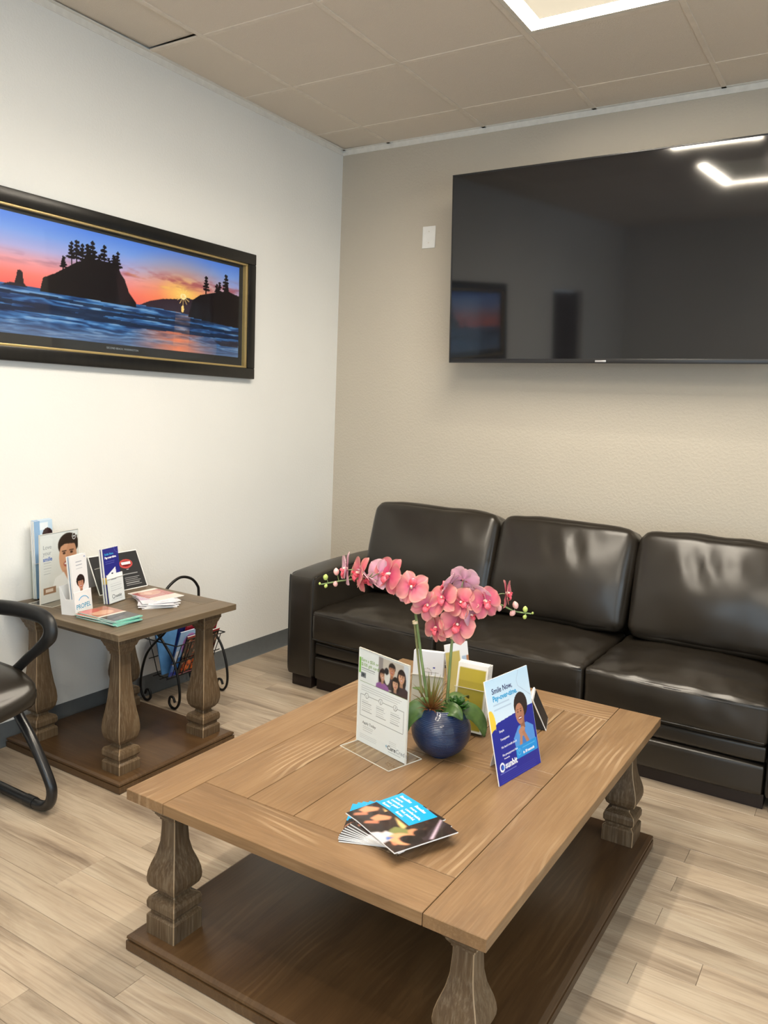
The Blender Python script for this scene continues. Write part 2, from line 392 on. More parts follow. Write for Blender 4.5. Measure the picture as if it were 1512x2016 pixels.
# floor: planks laid along x
floor = structure(box('floor', (0, YF, -0.05), (XR, 0, -0.004), M['subfloor']))
ROW = 0.0975; y_anchor = -2.854
lens = {}
def plank_mesh(L, w):
    k = (round(L, 3), round(w, 4))
    if k not in lens:
        lens[k] = mesh_from_bm('plank', box_bm((0, 0, 0), (L, w, 0.004), 0.0009, 1)); lens[k].materials.append(M['plank'])
    return lens[k]
k0 = math.ceil((0-y_anchor)/ROW); stuffed = bmesh.new()
for r in range(-10, k0):
    y0 = y_anchor+r*ROW; y1 = min(y0+ROW, -0.001)
    if y0 < YF or y1-y0 < 0.01: continue
    xoff = {-1: 1.51-1.22, 4: 1.046-0.0}.get(r, random.choice([0.1, 0.25, 0.4, 0.55, 0.7, 0.85, 1.0, 1.15]))
    edges = [0.001]+[e for e in (xoff+1.22*j for j in range(-1, 5)) if 0.06 < e < 3.7]+[3.75]
    for a, b in zip(edges, edges[1:]):
        obj('plank', plank_mesh(b-a-0.0008, y1-y0-0.0008), None, floor, (a, y0, -0.004))
y = y_anchor-10*ROW
rest = bmesh.new()
yy = y
while yy-ROW > YF:
    x = -random.random()*1.2
    while x < XR:
        a, b = max(0.001, x), min(XR-0.001, x+1.22)
        if b-a > 0.05: add_box(rest, (a+0.0004, yy-ROW+0.0004, -0.004), (b-0.0004, yy-0.0004, 0))
        x += 1.22
    yy -= ROW
yy = y
while yy < -0.01:
    a = 3.75+0.0004
    add_box(rest, (a, yy+0.0004, -0.004), (XR-0.001, min(yy+ROW, -0.001)-0.0004, 0)); yy += ROW
ro = obj('far_planks', rest, M['plank'], floor); ro['kind'] = 'stuff'

# ceiling: lay-in tiles on a 0.61 m grid
GX0, GY0, G = 0.33, -0.29, 0.61
ceil = structure(box('ceiling', (0, YF, 3.06), (XR, 0, 3.12), M['tile']))
xs = [0.0]+[GX0+G*i for i in range(20) if GX0+G*i < XR]+[XR]; ys = [0.0]+[GY0-G*i for i in range(20) if GY0-G*i > YF]+[YF]
LIGHTS = [(3, 2), (3, 5), (6, 8)]     # grid cells (ix, iy) of the 2x4 fittings, each two cells long in y; the last is unseen, added for overall light
taken = {(ix, iy+d) for ix, iy in LIGHTS for d in (0, 1)}
tm = {}
for i in range(len(xs)-1):
    for j in range(len(ys)-1):
        if (i, j) in taken: continue
        w, d = xs[i+1]-xs[i]-0.016, ys[j]-ys[j+1]-0.016
        k = (round(w, 3), round(d, 3))
        if k not in tm:
            tm[k] = mesh_from_bm('ceiling_tile', box_bm((0, 0, 0), (w, d, 0.016), 0.003, 1)); tm[k].materials.append(M['tile'])
        lift = 0.0; rx = 0.0
        o = obj('ceiling_tile', tm[k], None, ceil, (xs[i]+0.008, ys[j+1]+0.008, H+0.0036))
        if (i, j) in ((0, 3),): o.rotation_euler = (0.012, -0.008, 0); o.location.z += 0.004
        if (i, j) in ((0, 0),): o.rotation_euler = (0.004, 0.01, 0); o.location.z += 0.002
for i in range(1, len(xs)-1): box('grid_bar', (xs[i]-0.012, YF, H), (xs[i]+0.012, 0, H+0.008), M['tbar'], ceil, 0.001, 1)
for j in range(1, len(ys)-1):
    for i in range(len(xs)-1):
        if (i, j) in taken and (i, j-1) in taken: continue
        box('cross_bar', (xs[i]+0.012, ys[j]-0.012, H+0.0005), (xs[i+1]-0.012, ys[j]+0.012, H+0.0085), M['tbar'], ceil, 0.001, 1)
structure_box('trim_1', (0, YF+0.001, H-0.028), (0.004, 0, H+0.004), M['angle'])
structure_box('trim_2', (0.004, -0.004, H-0.028), (XR, 0, H+0.004), M['angle'])
box('angle_ledge', (0.0, 0, H), (0.022, -YF-0.002, H+0.003), M['angle'], bpy.data.objects['trim_1'], loc=(0.0, YF+0.001, 0))
box('angle_ledge', (0.0, -0.022, H), (XR, 0.0, H+0.003), M['angle'], bpy.data.objects['trim_2'])
# cove base
def cove(name, pts, mat):
    bm = bmesh.new(); prof = [(0, 0.1), (0.0025, 0.1), (0.003, 0.012), (0.008, 0.003), (0.014, 0.001), (0.014, 0.0), (0, 0)]
    A = []; 
    for (p, nrm) in pts: A.append([bm.verts.new((p[0]+nrm[0]*d, p[1]+nrm[1]*d, z)) for d, z in prof])
    for k in range(len(prof)): bm.faces.new((A[0][k], A[0][(k+1) % len(prof)], A[1][(k+1) % len(prof)], A[1][k]))
    bm.faces.new(A[0]); bm.faces.new(A[1][::-1])
    return structure(obj(name, bm, mat))
cove('baseboard_left', [((0, -4.1), (1, 0)), ((0, -0.001), (1, 0))], M['cove'])
cove('baseboard_back', [((0.0145, 0), (0, -1)), ((XR, 0), (0, -1))], M['cove'])

# ceiling fittings: recessed tray, bright perimeter, dim middle
LIGHT_LABELS = ['recessed ceiling light with bright edges above the television', 'recessed ceiling light mirrored in the television screen',
                'unseen recessed ceiling light added near the windows for overall light']
for (ix, iy), lab in zip(LIGHTS, LIGHT_LABELS):
    x0, x1, y1, y0 = xs[ix], xs[ix+1], ys[iy], ys[iy+2]
    cx, cy = (x0+x1)/2, (y0+y1)/2; t = thing('ceiling_light', lab, 'ceiling light', (cx, cy, H), 0, 'recessed ceiling lights')
    a, b = (x1-x0)/2-0.0125, (y1-y0)/2-0.0125
    bm = bmesh.new()
    def ring(bm, A, B, z0, a2, b2, z1):
        v = []
        for aa, bb, z in ((A, B, z0), (a2, b2, z1)): v.append([bm.verts.new(p) for p in ((-aa, -bb, z), (aa, -bb, z), (aa, bb, z), (-aa, bb, z))])
        for k in range(4): bm.faces.new((v[0][k], v[0][(k+1) % 4], v[1][(k+1) % 4], v[1][k]))
    ring(bm, a, b, 0.0, a-0.02, b-0.02, 0.0); ring(bm, a-0.02, b-0.02, 0.0, a-0.024, b-0.024, 0.012); ring(bm, a, b, 0.0, a, b, 0.06)
    obj('frame', mesh_from_bm('frame', bm), M['lamp_frame'], t)
    bm = bmesh.new(); ring(bm, a-0.024, b-0.024, 0.012, a-0.072, b-0.072, 0.014); obj('light_strip', mesh_from_bm('light_strip', bm), M['lamp'], t)
    box('diffuser', (-a+0.072, -b+0.072, 0.011), (a-0.072, b-0.072, 0.020), M['lamp_soft'], t, 0.002, 1)

# ------------------------------------------------------------------ television
def television():
    t = thing('television', 'large black flat screen television mounted on the back wall', 'television', (1.735, -0.2, 1.708))
    tilt = math.atan2(0.06, 0.969); W2, TH = 0.838, 0.966
    R = Matrix.Rotation(tilt, 4, 'X')
    def lb(name, lo, hi, mat, bev=0.0, par=t):
        o = box(name, lo, hi, mat, par, bev); o.rotation_euler = (tilt, 0, 0) if par is t else (0, 0, 0); return o
    s = NT('tv_glass'); s.base(s.ramp(s.noise(s.objco(), 3.0, 2), [(0, (0.004, 0.004, 0.005, 1)), (1, (0.006, 0.006, 0.008, 1))])); s.rough(0.055); s.b.inputs['Specular IOR Level'].default_value = 0.8
    lb('screen', (-W2+0.008, -0.0015, 0.022), (W2-0.008, 0.004, TH-0.008), s.m)
    bz = NT('tv_bezel'); bz.base(bz.ramp(bz.noise(bz.objco(), 40), [(0, (0.012, 0.012, 0.013, 1)), (1, (0.016, 0.016, 0.017, 1))])); bz.rough(0.3)
    lb('bezel_side', (-W2, -0.003, 0), (-W2+0.008, 0.02, TH), bz.m, 0.001); lb('bezel_side', (W2-0.008, -0.003, 0), (W2, 0.02, TH), bz.m, 0.001)
    lb('bezel_top', (-W2+0.008, -0.003, TH-0.008), (W2-0.008, 0.02, TH), bz.m, 0.001)
    bb = lb('bezel_bottom', (-W2+0.008, -0.004, 0), (W2-0.008, 0.02, 0.022), bz.m, 0.001)
    lb('rear_housing', (-W2+0.01, 0.004, 0.01), (W2-0.01, 0.03, TH-0.01), bz.m, 0.003)
    lb('rear_bulge', (-0.6, 0.03, 0.05), (0.6, 0.065, 0.62), bz.m, 0.01)
    box('logo', (-0.027, -0.0055, 0.006), (0.027, -0.004, 0.015), plain('tv_logo_silver', (190, 190, 192), 0.3, 0.6), bb, 0.0005)
    box('wall_mount', (-0.25, 0.09, 0.25), (0.25, 0.199, 0.5), M['black_metal'], t, 0.004)
television()

# wall plate next to it
wp = thing('wall_plate', 'blank white cover plate on the wall left of the television', 'wall plate', (0.624, 0, 2.368))
box('plate', (-0.042, -0.007, 0), (0.042, -0.0003, 0.122), plain('plate_white', (238, 238, 236), 0.35, vary=0.02), wp, 0.003)
for z in (0.03, 0.092): box('screw', (-0.0035, -0.0082, z-0.0035), (0.0035, -0.0068, z+0.0035), M['angle'], wp, 0.001)

# ------------------------------------------------------------------ framed picture
def picture():
    t = thing('framed_picture', 'long black framed seascape print at sunset on the left wall', 'picture', (0, -1.875, 1.575))
    L, Hh = 1.07, 0.652     # half length, height;   local x = -y of the room is not needed: built straight in y/z
    fm = NT('black_lacquer'); fm.base(fm.ramp(fm.noise(fm.objco((1, 6, 1)), 5, 3), [(0.3, (0.004, 0.004, 0.004, 1)), (0.7, (0.010, 0.009, 0.008, 1))])); fm.rough(0.3)
    gold = plain('gold_leaf', (196, 172, 118), 0.35, 0.6)
    mat = plain('black_mat', (40, 37, 36), 0.7)
    w = 0.056
    def bar(name, y0, z0, y1, z1, x1, m, bev=0.004): return box(name, (0.001, y0, z0), (x1, y1, z1), m, t, bev)
    bar('frame_bar', -L, 0, L, w, 0.034, fm.m); bar('frame_bar', -L, Hh-w, L, Hh, 0.034, fm.m)
    bar('frame_bar', -L, w, -L+w, Hh-w, 0.034, fm.m); bar('frame_bar', L-w, w, L, Hh-w, 0.034, fm.m)
    g = 0.010
    bar('gold_lip', -L+w, w, L-w, w+g, 0.026, gold, 0.002); bar('gold_lip', -L+w, Hh-w-g, L-w, Hh-w, 0.026, gold, 0.002)
    bar('gold_lip', -L+w, w+g, -L+w+g*1.3, Hh-w-g, 0.026, gold, 0.002); bar('gold_lip', L-w-g*1.3, w+g, L-w, Hh-w-g, 0.026, gold, 0.002)
    box('mat_board', (0.002, -L+w+0.02, w+g), (0.008, L-w-0.02, Hh-w-g), mat, t)
    # print: s runs from the right edge (towards -y), t up
    PW, PH = 1.93, 0.462
    cv = Cv(PW, PH, 0.003, (90, 130, 220)); X, Y = cv.X, cv.Y
    s = PW-X   # s = distance from the right edge
    yh = 0.19
    sky = Y > yh-0.01
    stops = [(0.0, (236, 104, 100)), (0.16, (244, 124, 118)), (0.36, (234, 158, 172)), (0.55, (176, 172, 226)), (0.78, (124, 160, 240)), (1.0, (88, 136, 240))]
    tt = np.clip((Y-yh)/(PH-yh), 0, 1)
    for ch in range(3): cv.C[..., ch] = np.interp(tt, [a for a, _ in stops], [c[ch]/255 for _, c in stops])
    def fbm(x, y, seed, octs=4):
        out = np.zeros(x.shape); amp = 1.0; r = np.random.RandomState(seed)
        for o in range(octs):
            g2 = r.rand(64, 64); xi = np.floor(x).astype(int); yi = np.floor(y).astype(int); fx = x-xi; fy = y-yi
            fx = fx*fx*(3-2*fx); fy = fy*fy*(3-2*fy)
            v = (g2[yi % 64, xi % 64]*(1-fx)+g2[yi % 64, (xi+1) % 64]*fx)*(1-fy)+(g2[(yi+1) % 64, xi % 64]*(1-fx)+g2[(yi+1) % 64, (xi+1) % 64]*fx)*fy
            out += amp*v; amp *= 0.5; x = x*2.03+5; y = y*2.03+9
        return out/(2-2*0.5**octs)
    n1 = fbm(s*7, Y*40, 1); n2 = fbm(s*14, Y*70, 2)
    # glow round the sun
    d = np.hypot((s-0.39)*0.8, (Y-0.275)*1.5)
    a = np.clip(1-d/0.32, 0, 1)**1.3; cv.put(sky, (255, 150, 70), a*0.85); a = np.clip(1-d/0.14, 0, 1)**1.2; cv.put(sky, (255, 225, 120), a*0.95)
    # clouds
    band = np.exp(-((Y-(0.30-0.02*(s-1.2)))/0.018)**2)*np.clip((n1-0.35)*3, 0, 1); cv.put(sky & (s > 0.95), (134, 96, 120), np.clip(band*0.9, 0, 1))
    band = np.exp(-((Y-(0.325-0.09*(s-0.7)*-1*0+0.04*(0.4-s)))/0.03)**2)*np.clip((n2-0.36)*3.2, 0, 1); cv.put(sky & (s < 0.8), (168, 84, 98), np.clip(band, 0, 1)*0.85)
    band = np.exp(-((Y-(0.285+0.12*(s-0.39)))/0.014)**2)*np.clip((n2-0.4)*4, 0, 1)*np.clip(1-abs(s-0.52)/0.25, 0, 1); cv.put(sky, (255, 205, 110), np.clip(band*1.3, 0, 1))
    # sea
    sea = Y <= yh
    k = np.clip(Y/yh, 0, 1)
    w1 = np.sin(Y*420/(0.6+k*1.3)+6*fbm(s*5, Y*30, 5)*3); w2 = fbm(s*10, Y*130, 6)
    base = np.zeros(cv.C.shape); c0 = np.array((20, 44, 92))/255; c1 = np.array((70, 128, 196))/255; c2 = np.array((150, 176, 214))/255
    f = np.clip(0.5+0.33*w1+(w2-0.5)*1.5, 0, 1)[..., None]; base = c0*(1-f)+c1*f
    ff = np.clip((w2-0.58)*6+0.25*w1, 0, 1)[..., None]; base = base*(1-ff*0.6)+c2*ff*0.6
    fo = np.clip((0.07-Y)/0.05, 0, 1)[..., None]; base = base*(1-fo*0.55)+np.array((120, 128, 160))/255*fo*0.55
    cv.C[sea] = base[sea]
    for yw, th in ((0.155, 0.006), (0.128, 0.008), (0.098, 0.010)):
        m = sea & (abs(Y-yw-0.006*np.sin(s*5+yw*90)-0.006*(fbm(s*6, Y*4, 9)-0.5)) < th*(0.5+fbm(s*9, Y*2, 11))); cv.put(m, (14, 24, 52), 0.8)
    # reflection of the sunset on wet sand
    m = sea & (Y < 0.088-0.02*np.abs(s-0.45)) & (s > 0.16) & (s < 0.72); rr = np.clip(1-np.abs(s-0.42)/0.3, 0, 1)*np.clip(fbm(s*8, Y*60, 13)*1.6, 0, 1)
    cv.put(m, (238, 132, 96), rr*0.95)
    m = sea & (np.abs(s-0.39-0.1*(0.19-Y)) < 0.05); cv.put(m, (240, 150, 110), np.clip(w2*1.2-0.25, 0, 1)*0.7)
    cv.poly([(PW-0.0, 0.05), (PW-0.0, 0.082), (PW-0.18, 0.072), (PW-0.13, 0.05)], (44, 34, 44), 0.8)
    P = lambda L2: [(PW-a2, b2) for a2, b2 in L2]
    dark = (22, 12, 16)
    # distant ridge, headland, island, stack
    cv.poly(P([(0.66, 0.19), (0.60, 0.215), (0.52, 0.235), (0.44, 0.245), (0.36, 0.26), (0.30, 0.25), (0.30, 0.18)]), (52, 34, 46))
    cv.poly(P([(0.36, 0.17), (0.33, 0.255), (0.28, 0.285), (0.22, 0.30), (0.14, 0.32), (0.08, 0.33), (0.03, 0.32), (-0.01, 0.315), (-0.01, 0.15)]), dark)
    cv.ell(PW-0.396, 0.203, 0.009, 0.017, (255, 214, 130))
    cv.ell(PW-0.392, 0.262, 0.018, 0.014, (255, 246, 200))
    for q in range(12):
        an = q*PI/6; cv.seg(PW-0.392, 0.262, PW-0.392+0.045*math.cos(an), 0.262+0.04*math.sin(an), 0.0035, (255, 214, 130), 0.8)
    cv.poly(P([(1.17, 0.18), (1.155, 0.235), (1.10, 0.26), (1.04, 0.295), (0.99, 0.325), (0.93, 0.345), (0.86, 0.34), (0.785, 0.35), (0.765, 0.31), (0.745, 0.29), (0.72, 0.235), (0.68, 0.195), (0.68, 0.175)]), dark)
    cv.poly(P([(0.80, 0.33), (0.785, 0.35), (0.765, 0.31), (0.745, 0.29), (0.72, 0.235), (0.70, 0.2), (0.77, 0.18)]), (46, 30, 34), 0.7)
    cv.poly(P([(1.285, 0.185), (1.272, 0.225), (1.268, 0.246), (1.258, 0.25), (1.246, 0.243), (1.24, 0.2), (1.225, 0.185)]), (34, 22, 30))
    cv.poly(P([(1.34, 0.182), (1.30, 0.197), (1.26, 0.195), (1.22, 0.188)]), (40, 30, 44))
    def tree(sx, y0, h):
        cv.seg(PW-sx, y0-0.03, PW-sx, y0+h, 0.0065, dark)
        for q in range(5):
            yy2 = y0+h*(0.24+0.165*q); ww = h*(0.22-0.035*q)*random.uniform(0.8, 1.3)+0.004; cv.ell(PW-sx+random.uniform(-0.004, 0.004), yy2, ww, h*0.055+0.002, dark)
    for sx, h in ((1.06, .05), (1.02, .075), (0.995, .085), (0.965, .075), (0.94, .08), (0.915, .095), (0.905, .06), (0.88, .05), (0.855, .09), (0.83, .045), (0.805, .06), (0.782, .075), (0.79, .05)):
        tree(sx, 0.28 if sx > 1.03 else 0.318, h*1.12)
    for sx, h in ((0.24, .085), (0.165, .05), (0.145, .06), (0.10, .10), (0.09, .06)): tree(sx, 0.295+(0.25-sx)*0.12, h)
    pr = obj('print', cv.mesh('print'), M['print'], t); 
    pr.matrix_local = axes_m((0.0085, -PW/2, 0.108), (0, 1, 0), (0, 0, 1))
    text('SECOND BEACH, WASHINGTON', 0.012, INK['grey'], t, 0, 0).matrix_local = axes_m((0.0086, 0.12, 0.086), (0, 1, 0), (0, 0, 1))
    box('glazing', (0.0135, -L+w+g, w+g), (0.0155, L-w-g, Hh-w-g), M['acrylic'], t)
picture()

# ------------------------------------------------------------------ sofa
def leather(name):
    t = NT(name); v = t.objco()
    n = t.noise(v, 2.5, 1, 0.5)
    t.base(t.mix(n, rgba((27, 24, 21)), rgba((48, 42, 34)))); t.rough(0.30)
    t.b.inputs['Specular IOR Level'].default_value = 0.5
    t.bump(t.noise(v, 11, 1, 0.4), 0.08, 0.004)
    return t.m
def sofa():
    t = thing('sofa', 'black leather three seat sofa with padded cushions against the back wall', 'sofa', (1.655, -0.5, 0))
    lm = leather('black_leather'); foot = plain('dark_sofa_foot', (26, 16, 13), 0.4); seam = plain('leather_seam', (22, 21, 20), 0.5)
    X0, X1 = -1.22, 1.22          # outer ends (room 0.435 .. 2.875)
    AI = 1.052                    # inner face of the arms
    YF_, YB = -0.475, 0.44        # front and back faces
    # base, back
    box('base_frame', (-AI-0.05, -0.40, 0.07), (AI+0.05, YB-0.02, 0.31), lm, t, 0.01)
    o = obj('back_frame', puffy_bm((2.30, 0.20, 0.70), 0.04, (0, 0.008, 0.006), 10), lm, t, (0, YB-0.10, 0.44))
    # arms
    for s in (-1, 1):
        def warp(p, q):
            if p.z > 0.12: p.z += -0.030*max(0, -(p.y)/0.46)**4*1.0 + 0.004*math.sin(p.y*6)
            return p
        am = obj('arm', puffy_bm((0.165, 0.895, 0.555), 0.02, (0.008, 0.006, 0.012), 14, 0.002, 3+s, 6, warp=warp), lm, t, (s*(AI+0.0835), -0.0275, 0.3375))
        for e in (-1, 1):
            pth = smooth_path([(s*(AI+0.0835)+e*0.0745, -0.452, 0.08), (s*(AI+0.0835)+e*0.0745, -0.471, 0.12), (s*(AI+0.0835)+e*0.0745, -0.471, 0.54), (s*(AI+0.0835)+e*0.0745, -0.455, 0.578), (s*(AI+0.0835)+e*0.075, -0.40, 0.594), (s*(AI+0.0835)+e*0.075, -0.1, 0.612), (s*(AI+0.0835)+e*0.075, 0.3, 0.612)], 6)
            pp = tube('arm_piping', pth, 0.0032, seam, am, 6); pp.location = (-s*(AI+0.0835), 0.0275, -0.3375)
        for yy3 in (-0.40, 0.36): box('foot', (s*(AI+0.083)-0.062, yy3-0.05, 0.0005), (s*(AI+0.083)+0.062, yy3+0.05, 0.065), foot, t, 0.004)
    # front rails
    for z0, z1, nm in ((0.188, 0.258, 'front_band'), (0.058, 0.182, 'front_panel')):
        obj(nm, puffy_bm((2*AI-0.006, 0.09, z1-z0), 0.016, (0, 0.006, 0.0), 12, 0.002, z0*10, 5), lm, t, (0, -0.418, (z0+z1)/2))
    box('recessed_plinth', (-AI, -0.43, 0.0005), (AI, YB-0.05, 0.058), foot, t)
    # seats
    Wc = 2*AI/3
    for i in range(3):
        cx = -AI+Wc*(i+0.5)
        def warp(p, q, i=i):
            # short creases where the top rolls over the front edge, and shallow sitting folds
            if q[2] > 0.2 and q[1] < 0.2:
                g = max(0, 1-abs(q[1]+0.78)/0.32)*max(0, 1-abs(q[0])**6)
                p.z += 0.006*g*math.sin(q[0]*31+5*math.sin(q[0]*4+i)+q[1]*6)*(0.4+0.6*math.sin(q[0]*3+i*1.7)**2)
            return p
        sc = obj('seat_cushion', puffy_bm((Wc-0.004, 0.655, 0.165), 0.022, (0.0, 0.014, 0.034), 26, 0.006, i+1, 9, (1, 1.6, 1), warp), lm, t, (cx, -0.165, 0.345))
        for dz, rr2 in ((0.068, 0.003), (0.0585, 0.002), (-0.066, 0.0035)):
            pts = []
            for k in range(25):
                u = -1+2*k/24; xx = u*(Wc/2-0.012); bul = 0.014*max(0, 1-abs(u)**2.2)*(0.42 if dz > 0 else 0.45)
                pts.append((xx, -0.3275-bul+0.0045 if dz > 0.06 else -0.3275-bul+0.001, dz))
            tube('cushion_seam', pts, rr2, seam, sc, 6)
    # back cushions, leaning
    for i, (xa, xb) in enumerate(((-1.085, -0.328), (-0.322, 0.372), (0.378, 1.085))):
        w = xb-xa
        def warp(p, q, i=i):
            # fuller low down, thinner at the top, corners drawn in
            k = (p.z+0.25)/0.5
            p.y *= 1.0-0.25*max(0, k-0.45)
            p.z -= 0.016*abs(q[0])**6*(1 if q[2] > 0 else -0.5)
            p.x *= 1-0.02*max(0, -q[2])**3-0.012*max(0, q[2])**4
            if q[1] < -0.5 and q[2] > 0.0:     # gathered wrinkles running down from the top seam
                g = max(0, 1-abs(q[2]-0.45)/0.5)*max(0, 1-abs(q[0])**4)
                p.y += (0.0085 if i else 0.003)*g*math.sin(q[0]*17+4*q[2]+i*2)*(0.5+0.5*math.sin(q[0]*5+i))
            return p
        bc = obj('back_cushion', puffy_bm((w, 0.235, 0.50), 0.045, (0.004, 0.048, 0.012), 26, 0.008, 10+i, 6, (1, 1, 0.55), warp), lm, t, ((xa+xb)/2, 0.155, 0.675), (math.radians(-14), 0, 0))
        # piping round the front rim
        rim = []
        a, b = w/2-0.014, 0.236
        for k in range(72):
            an = 2*PI*k/72; ca, sa = math.cos(an), math.sin(an)
            m = (abs(ca)**9+abs(sa)**9)**(-1/9); px, pz = a*m*ca, b*m*sa
            kk = (pz+0.25)/0.5
            rim.append((px*(1-0.012*max(0, -pz/b)**3), (-0.092)*(1-0.25*max(0, kk-0.45)), pz-0.012*abs(px/a)**6*(1 if pz > 0 else -0.5)))
        tube('cushion_piping', rim, 0.0042, seam, bc, 6, closed=True)
sofa()

# ------------------------------------------------------------------ tables with baluster legs
def leg_bm(profile, half, ch=0.0022):
    P = []
    for (r0, z0, sm), (r1, z1, _) in zip(profile, profile[1:]):
        n = 7 if sm else 1
        for k in range(n):
            t = k/n; e = t*t*(3-2*t) if sm == 2 else t
            P.append((r0+(r1-r0)*e, z0+(z1-z0)*t))
    P.append(profile[-1][:2])
    bm = bmesh.new(); rings = []
    for r, z in P:
        h = r*half; c = min(ch, h*0.3); q = h-c
        rings.append([bm.verts.new((x, y2, z)) for x, y2 in ((h, -q), (h, q), (q, h), (-q, h), (-h, q), (-h, -q), (-q, -h), (q, -h))])
    for A, B in zip(rings, rings[1:]):
        for k in range(8):
            f = bm.faces.new((A[k], A[(k+1) % 8], B[(k+1) % 8], B[k])); f.material_index = 1 if k % 2 == 1 else 0
    bm.faces.new(rings[0][::-1]); bm.faces.new(rings[-1]); return bm
def plinth_bm(hx, hy, h):
    prof = [(0.003, 0.0), (0, 0.003), (0, h*0.58), (0.005, h*0.60), (0.005, h*0.66), (0.001, h*0.72), (0.002, h*0.86), (0.010, h*0.97), (0.014, h)]
    bm = bmesh.new(); rings = [[bm.verts.new((sx*(hx-d), sy*(hy-d), z)) for sx, sy in ((-1, -1), (1, -1), (1, 1), (-1, 1))] for d, z in prof]
    for A, B in zip(rings, rings[1:]):
        for k in range(4): bm.faces.new((A[k], A[(k+1) % 4], B[(k+1) % 4], B[k]))
    bm.faces.new(rings[0][::-1]); bm.faces.new(rings[-1]); return bm
def board(parent, x0, y0, x1, y1, z0, z1, along, mat, name='board', bev=0.0012):
    """a plank whose local X runs along the grain"""
    if along == 'x': return box(name, (0, 0, 0), (x1-x0, y1-y0, z1-z0), mat, parent, bev, 1, (x0, y0, z0))
    return box(name, (0, 0, 0), (y1-y0, x1-x0, z1-z0), mat, parent, bev, 1, (x1, y0, z0), (0, 0, PI/2))
COFFEE_PROFILE = lambda z0: [(1.0, z0, 0), (1.0, 0.099, 0), (0.94, 0.103, 0), (0.84, 0.106, 0), (0.84, 0.112, 0), (0.93, 0.117, 0), (0.99, 0.122, 1), (1.0, 0.138, 1), (0.93, 0.148, 1), (0.58, 0.157, 0), (0.56, 0.164, 1), (0.72, 0.170, 1), (0.90, 0.180, 1), (0.985, 0.193, 1), (1.0, 0.205, 1), (0.96, 0.222, 1), (0.86, 0.241, 1), (0.65, 0.272, 1), (0.53, 0.302, 1), (0.48, 0.345, 0), (0.48, 0.362, 0), (0.54, 0.364, 0), (0.54, 0.369, 0), (0.60, 0.371, 1), (0.72, 0.380, 0), (0.72, 0.384, 0), (0.80, 0.387, 1), (0.93, 0.397, 0), (1.0, 0.399, 0), (1.0, 0.4275, 0)]
END_PROFILE = [(1.0, 0.0445, 0), (1.0, 0.078, 0), (0.94, 0.083, 0), (0.83, 0.087, 0), (0.83, 0.095, 0), (0.93, 0.099, 0), (1.0, 0.106, 1), (1.0, 0.122, 1), (0.92, 0.132, 0), (0.52, 0.140, 0), (0.48, 0.150, 1), (0.70, 0.158, 1), (0.90, 0.173, 1), (0.99, 0.195, 1), (1.0, 0.212, 1), (0.95, 0.24, 1), (0.83, 0.275, 1), (0.70, 0.325, 1), (0.60, 0.38, 1), (0.54, 0.44, 1), (0.52, 0.497, 0), (0.58, 0.499, 0), (0.58, 0.506, 0), (0.66, 0.510, 1), (0.76, 0.522, 0), (0.76, 0.527, 0), (0.84, 0.531, 1), (0.95, 0.546, 0), (1.0, 0.549, 0), (1.0, 0.5785, 0)]
def coffee_table():
    cx, cy = 1.914, -2.1385
    t = thing('coffee_table', 'large low oak coffee table with carved baluster legs on a plinth', 'coffee table', (cx, cy, 0))
    x0, x1, y0, y1 = 1.409-cx, 2.419-cx, -2.828-cy, -1.449-cy; zt, zb = 0.457, 0.428
    xa, xb = 1.541-cx, 2.279-cx; f0, f1 = -2.682-cy, -2.178-cy; m1, b0 = -2.080-cy, -1.586-cy; g = 0.0009
    o = M['oak']
    board(t, x0, y0, xa-g, y1, zb, zt, 'y', o); board(t, xb+g, y0, x1, y1, zb, zt, 'y', o)
    board(t, xa+g, y0, xb-g, f0-g, zb, zt, 'x', o); board(t, xa+g, f1+g, xb-g, m1-g, zb+0.004, zt, 'x', o); board(t, xa+g, b0+g, xb-g, y1, zb, zt, 'x', o)
    wp2 = (xb-xa)/5
    for (ya, yb) in ((f0, f1), (m1, b0)):
        for i in range(5): board(t, xa+wp2*i+g, ya+g, xa+wp2*(i+1)-g, yb-g, zb+0.004, zt, 'y', o, 'inner_plank')
    box('under_panel', (xa-0.02, f0-0.02, zb-0.006), (xb+0.02, b0+0.02, zb+0.0035), M['gap'], t)
    lx, ly = 0.427, 0.597
    me = mesh_from_bm('leg', leg_bm(COFFEE_PROFILE(0.0485), 0.0515), 28); me.materials.append(M['oak_leg']); me.materials.append(M['worn'])
    for sx in (-1, 1):
        for sy in (-1, 1): obj('leg', me, None, t, (sx*lx, sy*ly, 0))
    for s in (-1, 1):
        box('apron', (-lx+0.05, s*(ly+0.005)-0.011, 0.392), (lx-0.05, s*(ly+0.005)+0.011, 0.4275), M['oak_apron'], t, 0.001, 1)
        box('apron', (-(ly-0.05), -0.011, 0.392), (ly-0.05, 0.011, 0.4275), M['oak_apron'], t, 0.001, 1, (s*(lx+0.005), 0, 0), (0, 0, PI/2))
    p = obj('plinth', mesh_from_bm('plinth', plinth_bm(0.683, 0.516, 0.048), 25), M['oak_dark'], t, (0, 0, 0), (0, 0, PI/2))
coffee_table()
